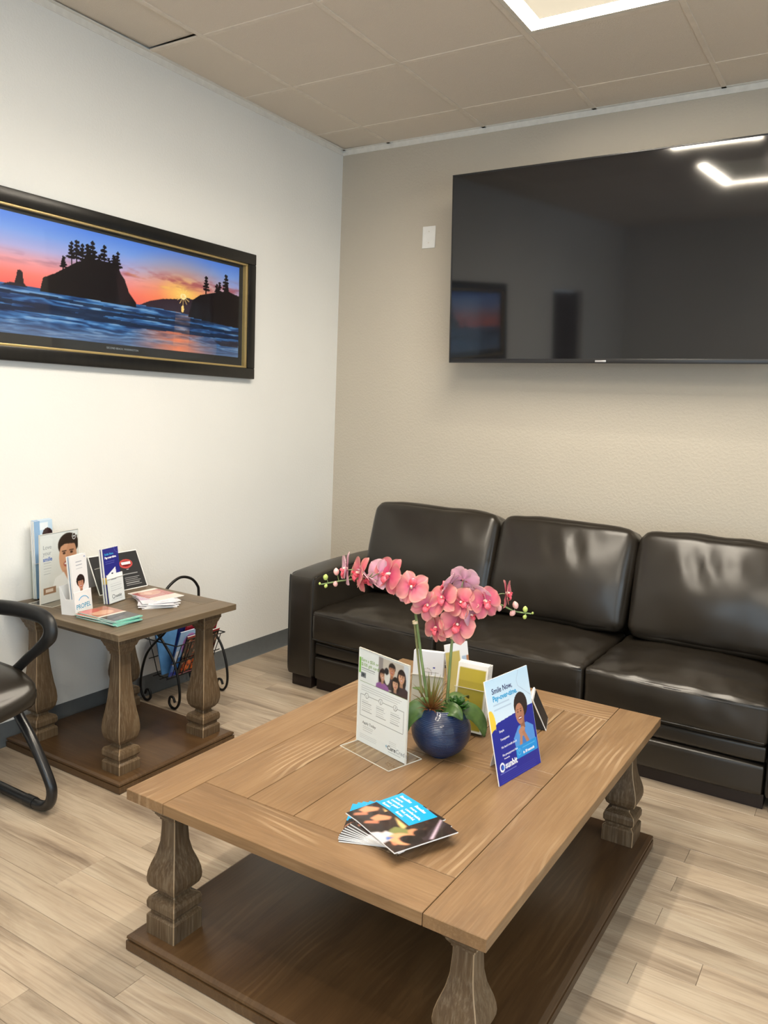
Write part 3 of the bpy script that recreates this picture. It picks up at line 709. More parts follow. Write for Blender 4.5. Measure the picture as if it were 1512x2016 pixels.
def end_table():
    cx, cy = 0.364, -1.9685
    t = thing('end_table', 'square dark oak side table with carved legs by the left wall', 'side table', (cx, cy, 0))
    hx, hy = 0.347, 0.3065; zb, zt = 0.579, 0.604; o = M['oak_grey']; g = 0.0009; w = 0.10
    board(t, -hx, -hy, -hx+w-g, hy, zb, zt, 'y', o); board(t, hx-w+g, -hy, hx, hy, zb, zt, 'y', o)
    board(t, -hx+w+g, -hy, hx-w-g, -hy+w-g, zb, zt, 'x', o); board(t, -hx+w+g, hy-w+g, hx-w-g, hy, zb, zt, 'x', o)
    for i in range(3):
        a = -hx+w+(2*hx-2*w)/3*i; board(t, a+g, -hy+w+g, a+(2*hx-2*w)/3-g, hy-w-g, zb+0.003, zt, 'y', o, 'inner_plank')
    box('under_panel', (-hx+w-0.02, -hy+w-0.02, zb-0.005), (hx-w+0.02, hy-w+0.02, zb+0.0025), M['gap'], t)
    me = mesh_from_bm('leg', leg_bm(END_PROFILE, 0.0505), 28); me.materials.append(M['oak_leg']); me.materials.append(M['worn'])
    lx, ly = 0.250, 0.217
    for sx in (-1, 1):
        for sy in (-1, 1): obj('leg', me, None, t, (sx*lx, sy*ly, 0))
    for s in (-1, 1):
        box('apron', (-lx+0.05, s*(ly+0.005)-0.01, 0.535), (lx-0.05, s*(ly+0.005)+0.01, 0.5785), M['oak_apron'], t, 0.001, 1)
        box('apron', (-(ly-0.05), -0.01, 0.535), (ly-0.05, 0.01, 0.5785), M['oak_apron'], t, 0.001, 1, (s*(lx+0.005), 0, 0), (0, 0, PI/2))
    obj('plinth', mesh_from_bm('plinth', plinth_bm(hx, hy, 0.044), 25), M['oak_dark'], t)
end_table()

# ------------------------------------------------------------------ visitor chair at the left edge
def chair():
    t = thing('visitor_chair', 'black visitor chair with sled base and looped armrests beside the side table', 'chair', (0.36, -2.78, 0))
    vin = leather('black_vinyl'); bmt = M['black_metal']
    yA = 0.27
    def warp(p, q):
        p.z += -0.055*max(0, (p.x-0.08)/0.18)**2.2*(0.9 if p.x > 0.08 else 0) + 0.018*(abs(p.y)/0.25)**2
        r = math.hypot(p.x*1.0, p.y)
        return p
    bm = puffy_bm((0.50, 0.52, 0.085), 0.035, (0.022, 0.02, 0.012), 16, 0.002, 4, 8, warp=warp)
    obj('seat', bm, vin, t, (0.0, 0, 0.452))
    obj('seat_pan', puffy_bm((0.44, 0.44, 0.03), 0.012, (0.01, 0.01, 0), 8), M['black_plastic'], t, (-0.02, 0, 0.398))
    for s in (-1, 1):
        pth = smooth_path([(-0.17, s*0.20, 0.375), (-0.02, s*0.235, 0.37), (0.07, s*yA, 0.345), (0.135, s*yA, 0.298), (0.205, s*yA, 0.225), (0.272, s*yA, 0.135), (0.290, s*yA, 0.09), (0.276, s*yA, 0.045), (0.235, s*yA, 0.023), (0.17, s*yA, 0.0195), (-0.02, s*yA, 0.0195), (-0.20, s*yA, 0.0195), (-0.255, s*yA*0.92, 0.0195), (-0.275, s*yA*0.6, 0.0195), (-0.28, 0, 0.0195)], 7)
        tube('frame_tube', pth, 0.0185, bmt, t, 12)
        tube('glide', [(0.145, s*yA, 0.020), (0.195, s*yA, 0.0205)], 0.0200, M['black_plastic'], t, 12)
        loop = smooth_path([(-0.10, s*(yA-0.03), 0.42), (-0.01, s*(yA-0.01), 0.43), (0.08, s*yA, 0.475), (0.17, s*yA, 0.545), (0.255, s*(yA+0.005), 0.612), (0.283, s*(yA+0.008), 0.65), (0.268, s*(yA+0.010), 0.688), (0.215, s*(yA+0.010), 0.703), (0.10, s*(yA+0.008), 0.703), (-0.05, s*yA, 0.69), (-0.20, s*(yA-0.02), 0.672), (-0.27, s*(yA-0.04), 0.64)], 8)
        am = tube('armrest', loop, lambda u: 0.0145 if u < 0.30 else (0.0145+0.007*min(1, (u-0.30)/0.12)), M['black_plastic'], t, 12, 0.85, 1.25)
    def warpb(p, q):
        p.x += -0.06*(p.y/0.24)**2*-1; return p
    obj('backrest', puffy_bm((0.07, 0.48, 0.46), 0.03, (0.015, 0.01, 0.02), 12, 0.002, 9, 8, warp=warpb), vin, t, (-0.295, 0, 0.76), (0, math.radians(-8), 0))
    for s in (-1, 1): tube('back_upright', smooth_path([(-0.14, s*0.16, 0.385), (-0.26, s*0.16, 0.40), (-0.305, s*0.16, 0.50), (-0.325, s*0.16, 0.72)], 6), 0.012, bmt, t, 10)
chair()

# ------------------------------------------------------------------ magazine rack with magazines
RX, RYA, RYB = 0.155, -1.575, -1.255
def rack():
    t = thing('magazine_rack', 'black wrought iron magazine rack with scroll feet under the side table', 'magazine rack', (RX, (RYA+RYB)/2, 0))
    ir = M['iron']; hy = (RYB-RYA)/2
    for s in (-1, 1):
        y0 = s*hy
        for d in (-1, 1):
            leg = [(-d*0.06, y0, 0.40), (-d*0.025, y0, 0.355), (d*0.02, y0, 0.315), (d*0.085, y0, 0.245), (d*0.118, y0, 0.17), (d*0.132, y0, 0.10), (d*0.130, y0, 0.045), (d*0.110, y0, 0.012), (d*0.084, y0, 0.0075), (d*0.064, y0, 0.026), (d*0.070, y0, 0.056), (d*0.090, y0, 0.058), (d*0.102, y0, 0.036)]
            tube('rack_leg', smooth_path(leg, 6), 0.0062, ir, t, 8)
    # V troughs made of wire
    for d in (-1, 1):
        for xx, z in ((0.045, 0.135), (0.075, 0.215), (0.112, 0.31)):
            tube('rack_wire', [(d*xx, -hy, z), (d*xx, hy, z)], 0.0026, ir, t, 6)
        for k in range(5):
            yy4 = -hy+0.03+(2*hy-0.06)*k/4
            tube('rack_wire', smooth_path([(d*0.112, yy4, 0.31), (d*0.075, yy4, 0.215), (d*0.045, yy4, 0.135), (d*0.01, yy4, 0.128)], 3), 0.0022, ir, t, 6)
    tube('rack_wire', [(0, -hy, 0.128), (0, hy, 0.128)], 0.0026, ir, t, 6)
    for s in (-1, 1): tube('rack_wire', [(-0.112, s*hy, 0.31), (0.112, s*hy, 0.31)], 0.003, ir, t, 6)
    arch = [(0, -hy+0.004, 0.32), (0, -hy+0.006, 0.44), (0, -0.140, 0.525), (0, -0.105, 0.572), (0, -0.035, 0.602), (0, 0.035, 0.586), (0, 0.078, 0.545), (0, 0.088, 0.50), (0, 0.088, 0.32)]
    tube('handle', smooth_path(arch, 7), 0.0068, ir, t, 8)
rack()
def magazine(x, yc, z, w, h, th, tilt, cover, spine, label, draw=None):
    """leans in the rack; cover faces +x"""
    t = thing('magazine', label, 'magazine', (x, yc, z), 0, 'magazines in the wire rack')
    e = t
    e.rotation_euler = (0, tilt, 0)
    box('pages', (-th/2+0.0005, -w/2+0.001, 0.001), (th/2-0.0005, w/2-0.001, h-0.001), M['white'], e)
    cm = plain('cover_stock', spine, 0.25, vary=0.15, scale=18)
    box('cover_back', (-th/2, -w/2, 0), (-th/2+0.0005, w/2, h), cm, e); box('spine', (-th/2, -w/2-0.0004, 0), (th/2, -w/2, h), cm, e)
    box('cover_front', (th/2-0.0005, -w/2, 0), (th/2, w/2, h), cm, e)
    if draw:
        cv = Cv(w, h, 0.003, cover); draw(cv); p = obj('cover_print', cv.mesh('cover_print'), M['print_gloss'], e); p.matrix_local = axes_m((th/2+0.0003, -w/2, 0), (0, 1, 0), (0, 0, 1))
def mag_black(cv):
    for i in range(90): cv.ell(random.random()*cv.w, 0.06+random.random()*0.14, random.uniform(0.003, 0.010), random.uniform(0.003, 0.012), random.choice([(150, 70, 40), (120, 40, 24), (60, 20, 16), (190, 150, 120), (30, 12, 10)]), 0.8)
    for i in range(40): cv.ell(random.random()*0.09+0.02, 0.02+random.random()*0.05, 0.006, 0.01, random.choice([(230, 110, 30), (210, 80, 20), (120, 30, 16)]), 0.85)
    cv.rect(0, cv.h-0.012, cv.w, cv.h, (150, 24, 40)); cv.rect(0, 0, cv.w, 0.004, (200, 120, 130))
def mag_blue(cv):
    cv.rect(0, 0, cv.w, 0.10, (60, 120, 200)); cv.rect(0, 0, cv.w, 0.025, (30, 60, 170)); cv.ell(0.07, 0.17, 0.04, 0.06, (190, 130, 200)); cv.ell(0.12, 0.19, 0.03, 0.04, (120, 90, 150)); cv.rect(0.004, 0.06, 0.02, 0.14, (225, 235, 250))
specs = [(0.037, 0.35, (20, 10, 10), (26, 12, 12), mag_black, 0.215, 0.215, 'dark magazine with fiery orange cover in front of the rack', 0.015),
         (0.029, 0.33, (150, 190, 235), (60, 110, 180), mag_blue, 0.215, 0.245, 'pale blue magazine behind the dark one in the rack', -0.026),
         (0.021, 0.30, None, (150, 26, 44), None, 0.21, 0.27, 'thin crimson magazine in the middle of the wire rack', 0.02),
         (0.013, 0.27, None, (200, 60, 84), None, 0.205, 0.275, 'red magazine standing highest in the wire rack', 0.032),
         (0.005, 0.24, None, (30, 44, 110), None, 0.21, 0.262, 'navy blue magazine in the middle of the wire rack', 0.0),
         (-0.014, -0.22, None, (90, 140, 190), None, 0.21, 0.26, 'light blue magazine in the rear of the wire rack', -0.03),
         (-0.023, -0.26, None, (44, 70, 120), None, 0.21, 0.25, 'slate blue magazine nearest the wall in the wire rack', -0.02)]
for dx, tl, cov, spn, dr2, w, h, lab, dy in specs:
    magazine(RX+dx, (RYA+RYB)/2+dy, 0.139, w, h, 0.006, tl, cov, spn, lab, dr2)

# ------------------------------------------------------------------ orchid
TZ = 0.4572
def orchid():
    px, py = 1.957, -2.155
    t = thing('potted_orchid', 'pink artificial orchid in a round dark blue pot on the coffee table', 'potted plant', (px, py, TZ))
    L3 = lambda p: (p[0]-px, p[1]-py, p[2]-TZ)
    # pot
    g = NT('blue_glaze'); v = g.objco()
    n = g.noise(v, 14, 3); g.base(g.ramp(n, [(0.3, rgba((7, 18, 50))), (0.7, rgba((14, 46, 86)))])); g.rough(0.3); g.b.inputs['Coat Weight'].default_value = 0.3
    w1 = g.new('ShaderNodeTexWave', wave_type='BANDS', bands_direction='Z'); w1.inputs['Scale'].default_value = 75; g.link(v, w1.inputs['Vector'])
    g.bump(w1.outputs['Fac'], 0.5, 0.002)
    R, zc = 0.0865, 0.079
    prof = [(0.030, 0.0)]
    prof += [(R*math.cos(a), zc+R*math.sin(a)*(0.93)) for a in np.linspace(-1.2, 0.92, 26)]
    prof += [(0.050, prof[-1][1]+0.003), (0.046, prof[-1][1]-0.001), (0.044, 0.12)]
    obj('pot', mesh_from_bm('pot', lathe_bm(prof, 48), 50), g.m, t)
    obj('moss', lathe_bm([(0.002, 0.132), (0.03, 0.128), (0.044, 0.121), (0.044, 0.110)], 20), plain('dark_moss', (30, 26, 18), 0.9, vary=0.4, scale=120), t)
    green = NT('stem_green'); gn = green.noise(green.objco((30, 30, 4)), 2, 3); green.base(green.ramp(gn, [(0.3, rgba((84, 108, 62))), (0.7, rgba((140, 160, 104)))])); green.rough(0.45)
    cane = plain('bamboo_stake', (128, 128, 84), 0.5, vary=0.2); tie = plain('pale_tie', (222, 206, 170), 0.5)
    SL = [(1.918, -2.179, 0.575), (1.918, -2.179, 0.628), (1.899, -2.191, 0.751), (1.882, -2.202, 0.87), (1.867, -2.211, 0.925), (1.826, -2.237, 0.956), (1.758, -2.279, 0.969), (1.71, -2.309, 0.962), (1.651, -2.345, 0.947)]
    SR = [(1.969, -2.148, 0.575), (1.969, -2.148, 0.606), (1.971, -2.146, 0.74), (1.975, -2.144, 0.83), (1.987, -2.136, 0.897), (2.028, -2.111, 0.925), (2.085, -2.076, 0.909), (2.119, -2.054, 0.892), (2.16, -2.029, 0.886)]
    for S in (SL, SR):
        tube('stem', [L3(p) for p in smooth_path(S, 7)], lambda u: 0.0042-0.0022*max(0, u-0.3)/0.7, green.m, t, 8)
        st = [Vector(S[0])+Vector((-0.008, 0.004, -0.01)), Vector(S[3])+Vector((-0.004, 0.004, -0.03))]
        tube('stake', [L3(p) for p in st], 0.0034, cane, t, 8)
        tp = Vector(S[3])+Vector((-0.001, 0.001, -0.022)); d = (Vector(S[3])-Vector(S[2])).normalized()*0.004
        tube('tie', [L3(tp-d), L3(tp+d)], 0.0082, tie, t, 10)
    # petals carry a colour attribute: magenta throat to coral rim
    pm = NT('petal'); a = pm.new('ShaderNodeAttribute'); a.attribute_name = 'ink'; pm.base(a.outputs['Color']); pm.rough(0.5); pm.b.inputs['Subsurface Weight'].default_value = 0.0
    tl = pm.new('ShaderNodeBsdfTranslucent'); pm.link(a.outputs['Color'], tl.inputs[0]); mx = pm.new('ShaderNodeMixShader'); mx.inputs[0].default_value = 0.25
    pm.link(pm.b.outputs[0], mx.inputs[1]); pm.link(tl.outputs[0], mx.inputs[2]); pm.link(mx.outputs[0], pm.out.inputs[0])
    def petal_mesh(name, L, Wd, cup, curl, power, c_in, c_mid, c_edge):
        nu, nv = 12, 8; verts, cols, faces = [], [], []
        for i in range(nu+1):
            u = 1-(1-i/nu)**1.7; claw = 0.10+0.3*u; wv = Wd*0.5*max(claw if u < 0.2 else 0.05, math.sqrt(max(0.0, 1-((u-0.57)/0.435)**2)))
            for j in range(nv+1):
                s = -1+2*j/nv
                verts.append((s*wv, u*L*(1-0.05*s*s), cup*(s*s)*wv*1.2+curl*L*(u**2)+0.0012*math.sin(9*s+5*u)))
                e = max(abs(s)**3, u**6)
                c = [c_in[k]*(1-min(1, u*1.9))+c_mid[k]*min(1, u*1.9) for k in range(3)]; c = [c[k]*(1-e*0.85)+c_edge[k]*e*0.85 for k in range(3)]
                vein = 0.93+0.07*math.cos(s*22); cols.append([min(255, x*vein) for x in c])
        for i in range(nu):
            for j in range(nv): q = i*(nv+1)+j; faces.append((q, q+1, q+nv+2, q+nv+1))
        me = bpy.data.meshes.new(name); me.from_pydata(verts, [], faces); at = me.color_attributes.new('ink', 'FLOAT_COLOR', 'POINT')
        at.data.foreach_set('color', np.array([[*lin(c), 1] for c in cols], np.float32).ravel()); me.shade_smooth(); me.materials.append(pm.m); return me
    pal = {'coral': ((196, 60, 118), (226, 126, 138), (246, 188, 164)), 'mauve': ((216, 144, 184), (226, 176, 200), (242, 204, 206)), 'rose': ((190, 48, 106), (220, 104, 130), (244, 178, 160))}
    meshes = {k: (petal_mesh('petal', 0.046, 0.062, 0.10, -0.10, 0.85, *c), petal_mesh('sepal', 0.046, 0.034, 0.14, -0.14, 0.95, *c)) for k, c in pal.items()}
    lipm = plain('orchid_lip', (226, 96, 112), 0.4, vary=0.25, scale=200); colm = plain('orchid_column', (250, 214, 196), 0.4, vary=0.1)
    yel = plain('orchid_throat', (236, 150, 80), 0.4)
    lb = bmesh.new()
    add_tube(lb, smooth_path([(0, -0.002, 0.004), (0, -0.009, 0.012), (0, -0.016, 0.013), (0, -0.022, 0.008)], 4), lambda u: 0.0045+0.004*math.sin(PI*u)-0.003*u, 8, 1.3, 0.6)
    for d in (-1, 1): add_tube(lb, smooth_path([(d*0.002, -0.003, 0.004), (d*0.008, -0.003, 0.012), (d*0.007, 0.002, 0.019)], 4), lambda u: 0.0035-0.0015*u, 6, 1.4, 0.5)
    lip = mesh_from_bm('lip', lb, 60); lip.materials.append(lipm)
    cb = bmesh.new(); add_tube(cb, [(0, 0.003, 0.0), (0, 0.004, 0.006), (0, 0.002, 0.012)], lambda u: 0.0042-0.001*u, 8); colme = mesh_from_bm('column', cb, 60); colme.materials.append(colm)
    def flower(pos, face, kind, scale=1.0, roll=0.0, stem_to=None):
        n = Vector(face).normalized(); up = Vector((0, 0, 1)) if abs(n.z) < 0.9 else Vector((0, 1, 0))
        r = up.cross(n).normalized(); u2 = n.cross(r)
        m = Matrix((r, u2, n)).transposed().to_4x4() @ Matrix.Rotation(roll, 4, 'Z'); m = m @ Matrix.Scale(scale, 4); m.translation = Vector(L3(pos))
        fo = bpy.data.objects.new('flower', None); COL.objects.link(fo); fo.parent = t; fo.matrix_local = m; fo.empty_display_size = 0.01
        big, sep = meshes[kind]
        def put(me, ang, tilt, dz, nm):
            o = obj(nm, me, None, fo); o.matrix_local = Matrix.Translation((0, 0, dz)) @ Matrix.Rotation(ang, 4, 'Z') @ Matrix.Rotation(tilt, 4, 'X'); 
        j = lambda: random.uniform(-0.12, 0.12)
        for d in (-1, 1): put(big, d*(1.22+j()), 0.22+j(), 0.002, 'petal')
        put(sep, 0.0+j()*0.5, 0.05+j(), -0.001, 'sepal')
        for d in (-1, 1): put(sep, d*2.45+j(), 0.02+j(), -0.001, 'sepal')
        obj('lip', lip, None, fo); obj('column', colme, None, fo)
        if stem_to is not None:
            pb = Vector(L3(pos))-n*0.002; q = Vector(L3(stem_to)); tube('pedicel', smooth_path([pb, pb-n*0.014*scale, (pb-n*0.014+q)/2+Vector((0, 0, -0.004)), q], 4), 0.0013, green.m, t, 6)
    cam = Vector((0.43, -0.83, 0.35)); lf = Vector((-0.85, -0.53, 0)); rt = Vector((0.85, 0.53, 0))
    FL = [((1.722, -2.318, 0.995), lf*0.95+cam*0.1, 'mauve', 1.1, 0.2, SL[7]), ((1.753, -2.300, 0.985), lf*0.75+cam*0.35, 'coral', 1.15, -0.25, SL[6]),
          ((1.792, -2.262, 0.985), -lf*0.3-cam*0.8+Vector((0, 0, .2)), 'mauve', 1.0, 0.3, SL[6]), ((1.826, -2.262, 0.985), lf*0.55+cam*0.6, 'rose', 1.2, -0.3, SL[5]), ((1.772, -2.285, 0.975), lf*0.5+cam*0.2-Vector((0, 0, 0.6)), 'mauve', 1.0, 0.8, SL[6]),
          ((1.884, -2.235, 0.958), cam+lf*0.05+Vector((0, 0, 0.1)), 'coral', 1.12, 2.9, SL[4]), ((1.921, -2.214, 0.905), cam+rt*0.25-Vector((0, 0, 0.15)), 'coral', 0.98, -0.5, SL[4]),
          ((1.858, -2.215, 0.936), -cam+lf*0.5, 'mauve', 0.8, 0.2, SL[4]),
          ((1.995, -2.135, 0.975), -cam*0.6+Vector((0, 0, 0.5))+rt*0.2, 'mauve', 1.0, 0.2, SR[4]), ((1.962, -2.165, 0.958), -cam*0.3+lf*0.6+Vector((0, 0, 0.5)), 'mauve', 1.0, 0.7, SR[4]),
          ((1.962, -2.19, 0.925), cam*0.7+lf*0.5+Vector((0, 0, 0.35)), 'coral', 1.1, 0.4, SR[4]), ((2.012, -2.17, 0.918), cam*0.8+Vector((0, 0, .2))+lf*0.4, 'coral', 1.0, 1.0, SR[4]),
          ((2.036, -2.125, 0.935), -cam*0.4+rt*0.3+Vector((0, 0, 0.6)), 'mauve', 0.92, -0.4, SR[5]), ((2.062, -2.135, 0.923), cam*0.9+rt*0.35, 'rose', 1.08, 0.2, SR[5]),
          ((1.999, -2.175, 0.853), cam+Vector((0, 0, 0.05))+rt*0.1, 'coral', 1.18, -0.35, SR[3]), ((1.946, -2.188, 0.838), cam*0.6+lf*0.8-Vector((0, 0, 0.1)), 'coral', 0.98, 0.35, SR[3]),
          ((2.103, -2.085, 0.945), rt*0.9+cam*0.25, 'rose', 0.92, 0.15, SR[5]), ((2.03, -2.155, 0.885), cam*0.5+rt*0.6-Vector((0, 0, 0.2)), 'mauve', 0.8, 0.5, SR[4])]
    for f in FL: flower(*f)
    bud_p = plain('bud_pink', (226, 176, 172), 0.4, vary=0.12); bud_g = plain('bud_green', (178, 196, 106), 0.4, vary=0.12)
    buds = [((1.662, -2.339, 0.968), 'g', 1.0), ((1.648, -2.347, 0.949), 'g', 0.45), ((1.663, -2.338, 0.943), 'g', 0.7), ((1.686, -2.324, 0.950), 'p', 0.95), ((1.687, -2.323, 0.985), 'p', 1.15),
            ((2.082, -2.078, 0.900), 'p', 1.2), ((2.121, -2.053, 0.909), 'p', 1.2), ((2.115, -2.057, 0.886), 'p', 1.1), ((2.145, -2.038, 0.898), 'g', 1.0), ((2.145, -2.038, 0.876), 'g', 0.8), ((2.163, -2.026, 0.888), 'g', 0.45)]
    bme = {}
    for k, m in (('g', bud_g), ('p', bud_p)):
        bme[k] = mesh_from_bm('bud', lathe_bm([(0.0008, -0.009), (0.005, -0.006), (0.0072, -0.001), (0.0066, 0.004), (0.003, 0.0085), (0.0006, 0.010)], 14), 60); bme[k].materials.append(m)
    for p, k, s in buds:
        o = obj('bud', bme[k], None, t, L3(p), (random.uniform(-.5, .5), random.uniform(-.6, .6), 0)); o.scale = (s, s, s)
        S = SL if p[0] < 1.9 else SR; q = min((Vector(v2) for v2 in smooth_path(S, 7)), key=lambda w: (w-Vector(p)).length)
        if (q-Vector(p)).length > 0.006: tube('bud_stalk', smooth_path([L3(q), L3((q+Vector(p))/2+Vector((0, 0, 0.003))), L3(p)], 3), 0.0012, green.m, t, 6)
    # strap leaves
    lf_m = NT('leaf_green'); ln = lf_m.noise(lf_m.objco(), 25, 3); lf_m.base(lf_m.ramp(ln, [(0.3, rgba((44, 70, 30))), (0.7, rgba((92, 122, 62)))])); lf_m.rough(0.4)
    def leaf(path, wd, face=None):
        P = smooth_path([Vector(L3(p)) for p in path], 5); bm = bmesh.new(); rings = []
        for i, p in enumerate(P):
            u = i/(len(P)-1); d = (P[min(i+1, len(P)-1)]-P[max(i-1, 0)]).normalized(); side = d.cross(Vector((0, 0, 1)) if face is None else Vector(face)); side = side.normalized() if side.length > 1e-3 else Vector((1, 0, 0))
            nrm = side.cross(d).normalized(); w = wd*max(0.03, math.sin(PI*(0.08+0.92*u)**0.8))**0.7
            rings.append([bm.verts.new(p+side*w*s+nrm*(abs(s)*w*0.28)) for s in (-1, -0.5, 0, 0.5, 1)])
        for A, B in zip(rings, rings[1:]):
            for k in range(4): bm.faces.new((A[k], A[k+1], B[k+1], B[k]))
        me = mesh_from_bm('leaf', bm, 70); o = obj('leaf', me, lf_m.m, t); md = o.modifiers.new('thickness', 'SOLIDIFY'); md.thickness = 0.0014
    c = (1.957, -2.155, 0.588)
    leaf([c, (1.925, -2.19, 0.604), (1.900, -2.213, 0.594), (1.882, -2.228, 0.560), (1.876, -2.232, 0.508)], 0.027, (0.4, -0.75, 0.5))
    leaf([c, (1.985, -2.175, 0.606), (2.015, -2.18, 0.607), (2.034, -2.176, 0.586)], 0.022, (0.45, -0.7, 0.6))
    leaf([c, (1.995, -2.14, 0.598), (2.035, -2.118, 0.592), (2.06, -2.105, 0.560), (2.070, -2.10, 0.520)], 0.024, (0.5, -0.7, 0.45))
    leaf([c, (1.92, -2.15, 0.618), (1.885, -2.16, 0.636), (1.862, -2.165, 0.640)], 0.018)
    leaf([c, (1.97, -2.10, 0.612), (1.975, -2.06, 0.612), (1.98, -2.03, 0.595)], 0.024)
    # spiky air plant and little green succulent
    sp = NT('spike_leaf'); gr = sp.objco(); se = sp.new('ShaderNodeSeparateXYZ'); sp.link(gr, se.inputs[0])
    sp.base(sp.ramp(sp.math('MULTIPLY', se.outputs[2], 9.0), [(0.0, rgba((120, 66, 30))), (0.35, rgba((108, 88, 40))), (0.8, rgba((112, 118, 62)))])); sp.rough(0.5)
    sb = Vector((1.934, -2.182, 0.598))
    spk = []
    for ring_i, (cnt, el, ln2) in enumerate(((8, 1.35, 0.105), (12, 0.95, 0.088), (14, 0.55, 0.068), (14, 0.2, 0.052))):
        for k in range(cnt):
            az = 2*PI*(k+0.5*ring_i)/cnt+random.uniform(-.1, .1); e2 = el+random.uniform(-.1, .1); d = Vector((math.cos(az)*math.cos(e2), math.sin(az)*math.cos(e2), math.sin(e2)))
            bm = bmesh.new(); add_tube(bm, [Vector((0, 0, 0)), d*ln2*0.3, d*ln2*0.7+Vector((0, 0, 0.004)), d*ln2], lambda u: 0.0044*(1-u)+0.0003, 5, 1.0, 0.5)
            obj('spiky_leaf', mesh_from_bm('spiky_leaf', bm, 60), sp.m, t, L3(sb))
    sg = plain('succulent_green', (40, 84, 26), 0.45, vary=0.3, scale=90)
    cb2 = Vector((1.993, -2.135, 0.600))
    for ring_i, (cnt, el, ln2) in enumerate(((4, 1.2, 0.024), (7, 0.8, 0.032), (9, 0.4, 0.038), (9, 0.1, 0.036))):
        for k in range(cnt):
            az = 2*PI*(k+0.5*ring_i)/cnt; d = Vector((math.cos(az)*math.cos(el), math.sin(az)*math.cos(el), math.sin(el)))
            bm = bmesh.new(); add_tube(bm, [Vector((0, 0, 0)), d*ln2*0.4, d*ln2*0.8+Vector((0, 0, 0.003)), d*ln2+Vector((0, 0, 0.006))], lambda u: 0.0035+0.005*math.sin(PI*u*0.8)-0.0015*u, 6, 1.0, 0.4)
            obj('succulent_leaf', mesh_from_bm('succulent_leaf', bm, 60), sg, t, L3(cb2))
orchid()

# ------------------------------------------------------------------ signs and paper on the coffee table
def slab(name, m, lo, hi, mat, parent, bev=0.0):
    o = box(name, lo, hi, mat, parent, bev); o.matrix_local = m; return o
def acrylic_t_sign(name, label, origin, right, w, h, draw, texts, base=0.065):
    """clear T-shaped holder with a printed sheet; local x right, y up, z out"""
    t = thing(name, label, 'sign', origin); t.matrix_world = axes_m(origin, right, (0, 0, 1))
    box('base_plate', (0, 0.0002, -base), (w, 0.0028, base), M['acrylic'], t)
    for z0 in (-base, base-0.0012): box('base_edge', (0, 0.0004, z0), (w, 0.0026, z0+0.0012), M['acrylic_edge'], t)
    for x0 in (0, w-0.0012): box('base_edge', (x0, 0.0004, -base), (x0+0.0012, 0.0026, base), M['acrylic_edge'], t)
    box('front_sheet', (0, 0.003, 0.0012), (w, h, 0.0030), M['acrylic'], t); box('rear_sheet', (0, 0.003, -0.003), (w, h, -0.0012), M['acrylic'], t)
    for x0 in (0, w-0.001): box('sheet_edge', (x0, 0.003, -0.003), (x0+0.001, h, 0.0031), M['acrylic_edge'], t)
    box('sheet_edge', (0.001, h-0.001, -0.003), (w-0.001, h, 0.0031), M['acrylic_edge'], t)
    box('paper', (0.001, 0.004, -0.0008), (w-0.001, h-0.002, 0.0006), M['white'], t)
    cv = Cv(w-0.002, h-0.006, 0.0013, (240, 241, 244)); draw(cv)
    p = obj('printed_sheet', cv.mesh('printed_sheet'), M['print'], t, (0.001, 0.004, 0.0008))
    for b, s, ink, x, y, kw in texts: text(b, s, INK[ink], t, x, y, 0.00095, **kw)
    return t
